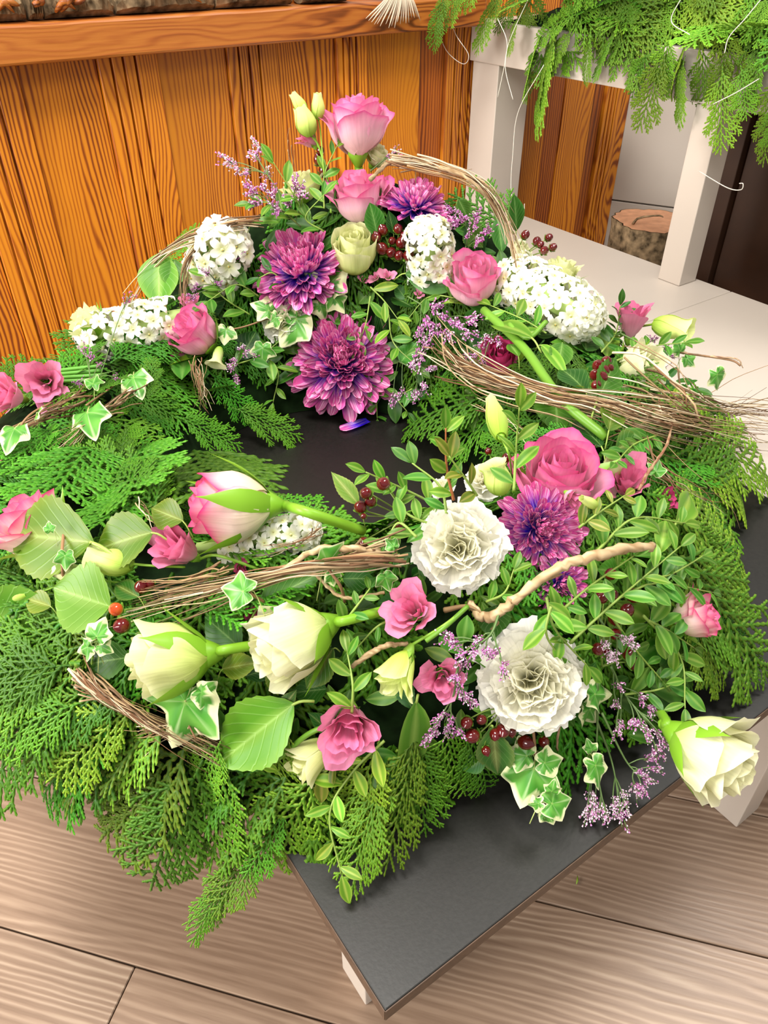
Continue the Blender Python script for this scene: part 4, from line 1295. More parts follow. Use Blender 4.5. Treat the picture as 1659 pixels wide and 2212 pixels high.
rose(YY(1378, 795, .735), 122, (.55, .15, .8), 'ivory', 'ivory rose at the right end, right of the dark serrated leaves', 8, .5, tall=1.2, npet=13, extra=1, ruffle=.14)
rose(S(1082, 775, .015), 96, (-.1, .3, .9), 'magenta', 'deep rose-red closed rose above the hanging twigs', 9, .25, tall=1.3, npet=13, ruffle=.12)
rose(YY(652, 410, .985), 96, (-.3, .7, .5), 'cream', 'pale cream rose behind the statice in the upper left of the arrangement', 10, .6, tall=1.2, npet=12, extra=2, ruffle=.12)
rose(YY(815, 338, 1.005), 72, (.5, .5, .6), 'ivory', 'white rose peeping out right below the topmost pink rose', 11, .8, tall=1.0, npet=12, ruffle=.14)
rose(S(1125, 548, .02), 70, (.6, .4, .6), 'ivory', 'small white rose behind the twig arc on the right', 12, .7, tall=1.0, npet=11, ruffle=.14)
chrysanthemum(S(643, 562, .03), 200, (-.15, .45, .85), 'purple and pink chrysanthemum on the left, below the cream blooms', 21, n=290)
chrysanthemum(S(738, 772, .03), 222, (.0, .1, 1), 'largest purple chrysanthemum, hanging over the hole of the wreath', 22, n=298)
chrysanthemum(YY(903, 425, .94), 150, (.2, .75, .6), 'upper right purple chrysanthemum with a deep blue heart, behind the white hyacinth', 23, n=240)
hyacinth((455, 590, .0), (490, 520, .07), 145, 'white hyacinth in the upper left, left of the purple chrysanthemum', 31, n=40, fpx=56)
hyacinth((370, 690, .02), (165, 735, .02), 118, 'long white hyacinth lying at the left end beside the yellowish rose', 32, n=60, fpx=46)
hyacinth((935, 590, .0), (925, 500, .07), 122, 'round white hyacinth in the middle, right of the berry cluster', 33, n=46, fpx=42)
hyacinth((1105, 600, .01), (1295, 705, .03), 142, 'largest white hyacinth lying on the right side of the arrangement', 34, n=88, fpx=46)
# ---------- middle and front
hyacinth((490, 1175, .01), (705, 1140, .02), 98, 'white hyacinth lying under the pink-edged rose bud', 35, n=60, fpx=44)
rose(S(1208, 1030, .035), 196, (.02, .62, .80), 'rosy', 'biggest pink rose, open, above the front purple chrysanthemum', 13, .42, tall=1.05, npet=20, extra=3, ruffle=.05)
rose(S(500, 1090, .05), 180, (-.93, .02, .30), 'pinkwhite', 'pink-edged white rose bud lying on its side over the hole, on a thick green stem', 14, .12, tall=1.32, npet=16, stem=[(660, 1105, .06), (785, 1147, .03)], sep_out=.35, sep_len=1.35, ruffle=.05, tip=.1)
rose(S(75, 1135, .03), 178, (-.5, .75, .45), 'pinkwhite', 'pink and white rose at the left edge, half under a broad leaf', 15, .55, tall=1.2, npet=14, extra=2, ruffle=.06)
rose(S(366, 1422, .045), 196, (-.97, -.08, .22), 'cream', 'pale yellow-green rose lying sideways, front left', 16, .34, tall=1.3, npet=16, stem=[(480, 1405, .05), (560, 1392, .03)], sep_out=.3, sep_len=1.05, ruffle=.07)
rose(S(632, 1385, .045), 206, (-.85, -.35, .38), 'ivory', 'large cream rose lying sideways in the centre front', 17, .4, tall=1.25, npet=16, extra=1, stem=[(740, 1342, .05), (840, 1316, .02)], sep_out=.4, sep_len=.9, ruffle=.09, tip=.12)
rose(Z(1535, 1632, .40), 205, (.62, -.38, .62), 'ivory', 'big cream white rose hanging over the board edge, lower right', 18, .5, tall=1.3, npet=16, extra=2, stem=[('z', 1440, 1560, .40), (1400, 1500, .01)], ruffle=.08, sep_out=.3)
rose(Z(1500, 1335, .43), 120, (.75, .25, .55), 'pinkwhite', 'pink rose half hidden behind small leaves at the right', 19, .5, tall=1.2, npet=13, extra=1, ruffle=.1)
chrysanthemum(S(1178, 1140, .012), 188, (.2, .05, 1), 'pink and violet chrysanthemum in front, right of the white carnation', 24, n=260)
chrysanthemum(S(1215, 1265, .0), 120, (.1, -.1, 1), 'dark violet chrysanthemum mostly hidden below the brown branch', 25, n=150)
carnation(S(992, 1178, .045), 204, (-.12, .18, 1), 'large white carnation in the middle, left of the violet chrysanthemum', 41, n=66)
carnation(S(1155, 1478, .045), 238, (.02, .02, 1), 'frilly white carnation at the front, above the red berries', 42, n=70)
carnation(S(612, 690, .03), 108, (-.05, .1, 1), 'small white carnation behind the variegated ivy at the back', 43, n=34)
carnation(S(1045, 1035, .02), 92, (-.1, .5, .8), 'white carnation peeking out behind the large carnation', 44, n=30)
carnation(S(955, 1050, .02), 60, (-.5, .6, .6), 'half hidden white bloom under the upright leafy sprig', 45, n=20)
# lisianthus, pink
lisianthus(S(382, 1185, .035), 104, (-.45, .35, .75), 'lisi', 'pink lisianthus left of the pink-edged rose bud', 51, tall=1.5, open_=.45, stem=[(470, 1200, .03), (560, 1230, .01)])
lisianthus(S(893, 1318, .04), 116, (-.25, .35, .9), 'lisi', 'pink lisianthus below the large white carnation', 52, tall=1.3, open_=.6)
lisianthus(S(755, 1568, .045), 146, (.0, -.35, .9), 'lisi', 'ruffled pink lisianthus at the front, beside the big green leaf', 53, tall=1.4, open_=.65, npet=12)
lisianthus(S(955, 1465, .03), 108, (.0, -.1, 1), 'lisi', 'pink lisianthus between the lime bud and the front carnation', 54, tall=1.2, open_=.7)
lisianthus(S(1355, 1040, .03), 112, (-.15, .4, .9), 'lisi', 'pink lisianthus right of the biggest pink rose', 55, tall=1.3, open_=.5)
lisianthus(S(1437, 1075, .02), 52, (.3, .1, .9), 'magenta', 'small dark red-pink bloom at the right above the broad lime leaf', 56, tall=1.2, open_=.4, npet=7)
lisianthus(S(97, 822, .03), 116, (.25, -.1, .95), 'lisi', 'open pink lisianthus at the left edge in front of the pine wall', 57, tall=1.1, open_=.85, npet=9)
lisianthus(S(12, 852, .03), 105, (-.4, .1, .9), 'lisi', 'pink lisianthus cut by the left edge of the picture', 58, tall=1.2, open_=.6)
lisianthus(YY(1365, 690, .825), 84, (.0, .85, .5), 'lisi', 'pink lisianthus at the far right, standing before the white bench', 59, tall=1.5, open_=.5)
lisianthus(YY(668, 298, .995), 56, (-.5, .5, .6), 'lisi', 'small pink bloom behind the lime buds left of the top rose', 60, tall=1.2, open_=.6, npet=8)
lisianthus(S(412, 655, .03), 46, (-.1, .8, .5), 'lisi', 'little pink bloom just above the deep pink rose on the left', 61, tall=1.4, open_=.4, npet=7)
lisianthus(S(520, 1225, .01), 40, (.2, -.2, .9), 'magenta', 'tiny crimson bloom under the twigs below the lying hyacinth', 62, tall=1.1, open_=.4, npet=6)
lisianthus(S(545, 1325, .0), 40, (.2, .0, .9), 'magenta', 'tiny crimson bloom between the twigs and the large cream rose', 63, tall=1.1, open_=.4, npet=6)
lisianthus(S(1240, 1075, .05), 62, (.4, -.4, .8), 'rosy', 'folded pink petal bloom under the right side of the biggest rose', 64, tall=1.1, open_=.5, npet=7)
# lisianthus, lime and cream
lisianthus(S(860, 1458, .045), 98, (-.38, -.72, .45), 'lime', 'lime green lisianthus opening downwards beside the front pink lisianthus', 71, tall=1.6, open_=.35, ruffle=.14, stem=[(960, 1350, .05), (1010, 1310, .03)])
lisianthus(S(668, 1640, .03), 98, (-.75, -.45, .4), 'cream', 'cream lisianthus pointing left below the big green leaf', 72, tall=1.5, open_=.3, ruffle=.12)
bud((195, 1212, .04), (285, 1218, .035), 54, 'pale lime bud lying left of the sideways pink lisianthus', 81, 'lime', stem=[(330, 1222, .03), (400, 1225, .02)], openb=.35)
bud((1060, 862, .09), (1083, 945, .07), 40, 'upright lime bud above the biggest pink rose', 82, 'lime', stem=[(1100, 985, .06), (1106, 1030, .03)])
bud((1063, 1000, .06), (1085, 1065, .04), 54, 'plump lime bud directly above the large white carnation', 83, 'lime', openb=.3)
bud(('y', 630, 200, .99), ('y', 660, 245, .99), 24, 'smallest lime bud at the top, leaning left', 84, 'lime', stem=[('y', 675, 275, .99), ('y', 690, 330, .99)])
bud(('y', 645, 228, .985), ('y', 672, 292, .985), 42, 'fat lime bud left of the top rose, lowest of the three', 85, 'lime', stem=[('y', 690, 320, .985), ('y', 710, 400, .97), (715, 460, 0)])
bud(('y', 686, 200, .99), ('y', 688, 257, .99), 27, 'slim upright lime bud touching the top rose', 86, 'lime', stem=[('y', 693, 290, .99), ('y', 700, 380, .97)])
bud(('y', 1495, 715, .785), ('y', 1412, 700, .81), 46, 'pale yellow-green bud at the right end beside the standing pink lisianthus', 87, 'lime', stem=[('y', 1370, 710, .83), (1320, 740, 0)], openb=.3)
bud((115, 1232, .04), (180, 1245, .03), 40, 'round lime bud half under the small ivy leaf at the left', 88, 'cream', stem=[(230, 1255, .02), (280, 1262, .01)])
bud((0, 1300, .02), (60, 1283, .03), 26, 'thin lime bud at the left edge above the dark leaf', 89, 'lime', stem=[(100, 1275, .03), (200, 1230, .02)])
bud((1325, 985, .05), (1322, 1025, .03), 40, 'small yellow bud between the biggest rose and the pink lisianthus', 90, 'cream', openb=.15)
bud((465, 790, .04), (475, 750, .05), 20, 'tiny cream bell hanging below the deep pink rose', 91, 'cream', openb=.7)
bud((1255, 1075, .07), (1290, 1095, .06), 22, 'tiny lime bud on the small leaves under the biggest rose', 92, 'lime')
# small pink blossoms under the cream rose
for k, (x, y, w) in enumerate(((785, 605, 30), (812, 600, 34), (838, 597, 40), (905, 635, 30), (1060, 610, 20))):
    lisianthus(S(x, y, .03), w, (q.uniform(-.4, .4), .3, .8), 'lisi', ('leftmost tiny pink blossom under the cream rose', 'tiny pink blossom between its two neighbours under the cream rose', 'brightest tiny pink blossom under the right side of the cream rose', 'tiny pink blossom below the long dark leaf and round hyacinth', 'tiny pink blossom at the left side of the large pink rose')[k], 100 + k, group='tiny pink blossoms under the cream rose', tall=.9, open_=.95, npet=5, ruffle=.22, name='pink_blossom')

# ---------- berries
berries([(826, 496, 13), (860, 494, 11), (812, 512, 12), (825, 537, 14), (847, 520, 9), (867, 524, 13), (845, 545, 12), (862, 552, 11), (883, 552, 13), (872, 508, 8)], 'cluster of dark red berries right of the cream rose, by a dark leaf', 1, (850, 560, 0), lift=.045)
berries([(1135, 507, 10), (1160, 521, 10), (1186, 513, 9), (1195, 534, 9), (1176, 541, 10), (1168, 528, 8)], 'dark red berries standing out in front of the white bench', 2, (1110, 560, .0), lift=.05)
berries([(1292, 790, 14), (1310, 780, 12), (1285, 810, 13), (1300, 815, 14), (1288, 832, 12), (1305, 800, 13), (1318, 795, 9)], 'tight cluster of red berries between the dark serrated leaves, right', 3, (1300, 850, .0), lift=.06)
berries([(828, 1045, 16, .07), (790, 1065, 14, .06), (778, 1095, 15, .05), (800, 1083, 13, .05), (785, 1115, 7, .05), (858, 1108, 12, .04), (785, 1172, 13, .03), (862, 1135, 10, .03)], 'glossy red berries over the hole, beside the white carnation', 4, (880, 1120, .02))
berries([(250, 1316, 16, .045), (305, 1268, 16, .03), (262, 1352, 18, .04), (165, 1352, 14, .02), (325, 1262, 10, .03)], 'red and orange berries at the left beside the ivy leaf', 5, (345, 1300, .01), orange=1)
berries([(1370, 1286, 17), (1330, 1335, 18), (1355, 1318, 16), (1300, 1290, 15), (1325, 1285, 12), (1330, 1370, 14), (1320, 1240, 14)], 'dark red berries among the small leaves right of the front carnation', 6, (1300, 1400, .0), lift=.03)
berries([(1372, 1434, 16), (1358, 1412, 15), (1292, 1402, 15), (1310, 1410, 12)], 'red berries just below the small leaves, above the hanging statice', 7, (1300, 1440, .0), lift=.03)
berries([(1020, 1590, 17), (1008, 1562, 14), (1050, 1622, 11), (1070, 1587, 14), (1087, 1578, 17), (1105, 1580, 12), (1135, 1604, 18), (1175, 1603, 13), (1040, 1555, 12)], 'row of red berries hanging under the front carnation', 8, (1080, 1530, .02), lift=.03)
r0 = YY(715, 420, .98)
def berries_at(pts, label, seed, r0):
    global S
    S_old = S; S = lambda x, y, l=0: YY(x, y, .99)
    berries(pts, label, seed, r0); S = S_old
berries_at([(688, 345, 12), (700, 368, 13), (692, 325, 9)], 'few dark berries in the shade left of the top rose stem', 9, r0)
berries([(1055, 975, 8), (1095, 990, 12), (1110, 1005, 12), (1115, 995, 9)], 'dark red berries behind the lime buds', 10, (1110, 1050, 0), lift=.03)
# ================================================================ ivy
FR = (0, .3, .9)
ivy([((700, 625, .05), (745, 580, .06), .5, (.2, .3, .9)), ((715, 635, .05), (742, 672, .045), .5, FR), ((672, 610, .05), (665, 575, .06), .55, (-.3, .2, .9)), ((690, 650, .045), (700, 690, .04), .5, FR)], 'variegated ivy sprig with cream edged leaves between the two left chrysanthemums', 1, trail=[(640, 660, .03), (680, 640, .045), (720, 620, .05)])
ivy([((648, 675, .05), (610, 740, .045), .45, (0, .2, 1)), ((590, 675, .05), (548, 655, .05), .5, (-.2, .3, 1)), ((600, 680, .05), (575, 705, .045), .4, (-.1, .2, 1))], 'variegated ivy leaves lying on the small white carnation', 2)
ivy([((568, 742, .04), (565, 785, .035), .18, (0, .1, 1))], 'single dark ivy leaf left of the largest chrysanthemum', 3, trail=[(478, 715, .03), (530, 705, .035), (600, 680, .04)])
ivy([((490, 705, .05), (485, 740, .045), .55, (.2, .2, .9))], 'small cream ivy leaf at the right edge of the deep pink rose', 4)
ivy([((187, 880, .045), (195, 930, .04), .14, (0, .2, 1))], 'green ivy leaf with thin pale edge on the left cedar', 5, trail=[(250, 830, .02), (215, 855, .03), (187, 875, .045)])
ivy([((38, 915, .045), (10, 965, .04), .3, (-.1, .3, 1)), ((75, 900, .04), (90, 880, .05), .3, (0, .5, .6))], 'large pale edged ivy leaf at the left border', 6, trail=[(110, 870, .04), (60, 900, .045), (20, 960, .03), (0, 1000, .02)])
ivy([((198, 835, .045), (208, 808, .05), .08, (.1, .3, 1))], 'olive ivy leaf below the long white hyacinth', 7)
ivy([((285, 805, .04), (300, 850, .035), .25, (0, .2, 1))], 'pale ivy leaf with cream edge right below the long hyacinth', 21)
ivy([((140, 1192, .055), (140, 1230, .05), .06, (0, .3, 1)), ((108, 1150, .06), (104, 1128, .065), .08, (0, .3, 1))], 'lime ivy leaf on the broad leaf at the left', 8, trail=[(138, 1150, .05), (134, 1205, .05), (138, 1265, .03)])
ivy([((205, 1385, .05), (222, 1340, .05), .38, (.1, .3, 1)), ((212, 1392, .045), (240, 1408, .04), .35, (.1, .1, 1)), ((195, 1395, .045), (168, 1408, .04), .3, (-.1, .1, 1))], 'dark variegated ivy leaf left of the sideways yellow-green rose', 9)
ivy([((538, 1280, .055), (480, 1270, .05), .08, (-.2, .2, 1))], 'bright green ivy leaf lying on the twigs', 10, trail=[(570, 1300, .03), (540, 1282, .05)])
ivy([((408, 1490, .055), (372, 1605, .04), .22, (-.1, .05, 1)), ((425, 1490, .055), (470, 1515, .045), .35, (.2, .1, 1))], 'large green and cream ivy leaf hanging under the sideways rose', 11)
ivy([((1160, 1640, .03), (1130, 1735, .02), .22, (0, .05, 1)), ((1165, 1650, .035), (1215, 1640, .03), .35, (.2, .2, 1)), ((1150, 1635, .035), (1095, 1625, .03), .3, (-.2, .2, 1))], 'largest variegated ivy leaf hanging over the black board', 12, trail=[(1150, 1560, .04), (1155, 1610, .035), (1158, 1640, .03)])
ivy([((1180, 1738, .03), (1235, 1728, .02), .2, (.1, .2, 1)), ((1178, 1745, .02), (1195, 1780, .01), .25, (0, 0, 1)), ((1170, 1735, .03), (1140, 1740, .02), .45, (-.1, .2, 1)), ((1190, 1715, .03), (1198, 1690, .04), .2, FR)], 'small lime ivy tip below the largest ivy leaf', 13)
ivy([((1275, 1500, .035), (1320, 1500, .03), .3, (.2, .2, 1)), ((1270, 1525, .03), (1290, 1560, .02), .35, FR)], 'variegated ivy leaf at the right side of the front carnation', 14)
ivy([((1283, 1640, .02), (1300, 1700, .01), .25, (.5, .1, .7)), ((1280, 1625, .02), (1268, 1600, .02), .2, (-.4, .1, .7))], 'narrow sideways ivy leaf among the hanging statice', 15)
ivy([(('y', 1548, 800, 0.741), ('y', 1555, 840, 0.738), .2, (0, .3, 1))], 'lone ivy leaf dangling from the bare twig over the white bench', 16, trail=[('y', 1470, 762, 0.772), ('y', 1550, 773, 0.740), ('y', 1585, 780, 0.726), ('y', 1600, 790, 0.720)])
ivy([(('y', 1472, 765, 0.771), ('y', 1462, 735, 0.775), .3, FR), (('y', 1480, 770, 0.768), ('y', 1500, 790, 0.760), .15, FR)], 'ivy leaves at the root of the bare twig, right end', 17)
ivy([((830, 1240, .05), (842, 1275, .04), .05, FR), ((855, 1185, .05), (835, 1165, .05), .1, (0, .3, 1))], 'plain ivy leaves left of the large carnation', 18)
ivy([((700, 1225, .05), (740, 1180, .06), .06, (.6, .1, .6)), ((715, 1235, .05), (722, 1265, .04), .35, (.2, .2, .9))], 'folded ivy leaf standing over the twigs in the middle', 19, trail=[(705, 1225, .05), (735, 1265, .04), (745, 1300, .02)])
ivy([((1415, 1025, .04), (1425, 995, .05), .05, FR)], 'small ivy leaf beside the pink lisianthus on the right', 20)

# ================================================================ single large leaves
big_leaf((635, 1520, .05), (457, 1660, .04), 'big bright green serrated leaf at the front, left of the pink lisianthus', 'rose', 'bright', .9, (-.05, .25, 1), 1)
big_leaf((200, 1172, .05), (5, 1150, .04), 'broad pale green leaf over the pink and white rose at the left edge', 'rose', 'olive', 1.0, (0, .1, 1), 2)
big_leaf((330, 1150, .05), (192, 1190, .04), 'pale green leaf left of the sideways pink lisianthus', 'rose', 'olive', 1.1, (0, .3, 1), 3)
big_leaf((395, 1125, .05), (322, 1095, .05), 'small yellow-green leaf above the sideways pink lisianthus', 'rose', 'olive', 1.1, (0, .1, 1), 1)
big_leaf((238, 1310, .04), (110, 1268, .045), 'wide light green leaf with clear veins at the left, beside the orange berry', 'broad', '', 1.3, (0, .1, 1), 2)
big_leaf((110, 1310, .03), (50, 1290, .03), 'lime leaf behind the wide veined leaf', 'rose', 'olive', 1, FR, 3)
big_leaf((-30, 1335, .02), (150, 1322, .02), 'dark green serrated leaf at the left border', 'rose', '', 1.0, (0, -.2, 1), 1)
big_leaf((300, 1290, .03), (245, 1260, .03), 'curled olive leaf above the orange berry', 'salal', 'olive', 1.1, FR, 2)
big_leaf((345, 545, .05), (342, 660, .03), 'hanging green leaf inside the left twig arc', 'round', '', 1.0, (0, .0, 1), 1, )
big_leaf((378, 560, .045), (370, 620, .035), 'second green leaf inside the left twig arc', 'round', 'mid', 1.3, (.2, 0, 1), 2)
big_leaf((815, 510, .05), (800, 438, .08), 'dark glossy leaf standing left of the berries', 'round', 'dark', 1.1, (.2, .2, 1), 1)
big_leaf((850, 505, .03), (840, 455, .06), 'dark leaf behind the berries by the cream rose', 'salal', 'dark', 1.1, FR, 2)
big_leaf((1115, 500, .03), (1112, 420, .07), 'dark leaf standing up against the opening of the white table', 'round', 'dark', .9, (.3, 0, 1), 3)
big_leaf((1075, 470, .03), (1085, 545, .02), 'dark leaf below the twig arc on the right', 'round', 'dark', .7, FR, 1)
big_leaf((1080, 540, .03), (1090, 600, .02), 'narrow dark leaf between the pink rose and the twigs', 'oblong', 'dark', 1.3, FR, 1)
big_leaf((1215, 740, .045), (1205, 795, .05), 'bright green leaf under the biggest hyacinth', 'round', 'mid', 1.0, FR, 3)
big_leaf((1265, 845, .05), (1210, 790, .05), 'dark round serrated leaf left of the tight berry cluster', 'salal', 'dark', 1.3, FR, 1)
big_leaf((1290, 865, .055), (1335, 765, .06), 'dark serrated leaf over the tight berry cluster', 'rose', 'dark', .65, (.2, .1, 1), 2)
big_leaf((1270, 840, .05), (1215, 860, .04), 'olive leaf back below the dark serrated leaves', 'rose', 'olive', 1.0, (0, -.3, 1), 3)
big_leaf((1315, 930, .045), (1325, 868, .05), 'upright olive leaf by the thick green stem', 'rose', 'olive', 1.1, (.1, .2, 1), 1)
big_leaf((1330, 970, .04), (1395, 950, .04), 'dull olive leaf right of the end of the thick stem', 'salal', 'olive', 1.3, FR, 2)
big_leaf((1300, 965, .03), (1240, 905, .03), 'dark leaf above the biggest pink rose', 'salal', 'dark', 1.2, FR, 3)
big_leaf((775, 1090, .04), (715, 1018, .06), 'pale serrated leaf leaning over the hole by the red berries', 'rose', 'pale', .62, (.1, .1, 1), 1)
big_leaf((480, 1445, .02), (560, 1430, .03), 'olive leaf underside between the two sideways roses', 'rose', 'olive', 1.0, FR, 2)
big_leaf((590, 1440, .03), (600, 1505, .02), 'small olive leaf pointing down under the large cream rose', 'rose', 'olive', .9, FR, 3)
big_leaf((720, 1400, .03), (660, 1490, .02), 'brownish leaf under the right side of the large cream rose', 'salal', 'olive', 1.0, FR, 1)
big_leaf((740, 1250, .02), (810, 1250, .02), 'dark serrated leaf in the middle behind the stems', 'rose', 'dark', 1.3, FR, 2)
big_leaf((560, 1310, .02), (700, 1230, .02), 'dark green leaf under the folded ivy leaf', 'rose', 'mid', .7, FR, 3)
big_leaf((280, 1420, .02), (180, 1435, .02), 'dark leaf left of the sideways yellow-green rose', 'rose', 'dark', 1.1, FR, 1)
big_leaf((520, 1400, .01), (440, 1330, .01), 'dark leaf behind the stem of the yellow-green rose', 'rose', 'dark', 1.1, FR, 2)
big_leaf((900, 1515, .04), (882, 1692, .01), 'long lance shaped leaf hanging down in the front', 'lance', '', 1.8, (.3, .1, .9), 1)
big_leaf((1000, 1390, .04), (1010, 1330, .05), 'blunt green leaf right of the pink lisianthus stem', 'oblong', 'mid', 1.8, FR, 2)
big_leaf((1120, 770, .05), (1100, 740, .05), 'folded green leaf above the deep red rose', 'round', 'mid', 1.0, FR, 1)
big_leaf((1170, 745, .055), (1225, 805, .05), 'lance leaf curling along the thick green stem', 'lance', 'bright', 1.8, FR, 2)
big_leaf((1150, 730, .06), (1055, 690, .06), 'bright lily-like leaf on the thick green stem', 'lance', 'bright', 2.0, FR, 3)
big_leaf((1065, 1570, .03), (1075, 1680, .015), 'withered brown leaf left of the largest ivy leaf', 'salal', 'pale', 1.0, (-.2, .1, .9), 2)
big_leaf((1460, 1130, .05), (1500, 1062, .05), 'broad lime leaf at the right side above the cedar', 'oblong', 'lime', 1.4, (.2, .2, 1), 1)
big_leaf((1425, 1195, .05), (1440, 1120, .05), 'upright lime leaf left of the broad lime leaf', 'oblong', 'bright', 1.5, FR, 2)
big_leaf((990, 430, .05), (1010, 470, .04), 'dark leaf right of the upper chrysanthemum', 'round', 'dark', 1.2, FR, 3)
big_leaf((875, 590, .04), (985, 620, .03), 'long dark leaf below the round white hyacinth', 'oblong', 'dark', 1.5, (0, -.2, 1), 1)
big_leaf((1005, 740, .02), (960, 700, .02), 'olive dark leaf behind the statice in the centre', 'rose', 'dark', 1.1, FR, 2)
big_leaf((545, 480, .07), (605, 475, .08), 'long thin leaf above the left chrysanthemum', 'lance', 'bright', 1.6, FR, 3)
big_leaf((600, 1545, .04), (640, 1490, .04), 'olive leaf tip above the big front leaf', 'salal', 'olive', .8, FR, 1)
big_leaf((600, 1665, .02), (560, 1650, .03), 'lime leaf under the tip of the big front leaf', 'oblong', 'lime', 1.3, FR, 2)

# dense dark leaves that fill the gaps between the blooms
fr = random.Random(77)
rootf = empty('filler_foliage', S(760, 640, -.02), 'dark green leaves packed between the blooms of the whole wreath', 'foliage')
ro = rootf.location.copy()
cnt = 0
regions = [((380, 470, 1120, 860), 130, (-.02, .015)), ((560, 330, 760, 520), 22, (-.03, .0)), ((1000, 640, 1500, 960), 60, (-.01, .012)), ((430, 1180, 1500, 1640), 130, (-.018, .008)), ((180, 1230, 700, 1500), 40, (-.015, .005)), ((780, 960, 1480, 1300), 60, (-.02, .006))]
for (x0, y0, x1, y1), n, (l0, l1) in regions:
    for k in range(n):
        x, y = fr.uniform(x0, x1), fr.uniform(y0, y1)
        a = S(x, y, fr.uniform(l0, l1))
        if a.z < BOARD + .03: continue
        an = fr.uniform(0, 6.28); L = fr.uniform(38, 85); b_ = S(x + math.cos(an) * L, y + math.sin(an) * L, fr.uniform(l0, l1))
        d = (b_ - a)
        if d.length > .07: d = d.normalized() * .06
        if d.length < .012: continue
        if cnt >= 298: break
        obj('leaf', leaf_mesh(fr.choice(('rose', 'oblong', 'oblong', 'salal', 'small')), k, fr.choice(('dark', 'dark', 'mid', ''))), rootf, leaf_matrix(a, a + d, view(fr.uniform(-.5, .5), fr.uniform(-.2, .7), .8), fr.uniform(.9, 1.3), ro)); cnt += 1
print('filler', cnt)

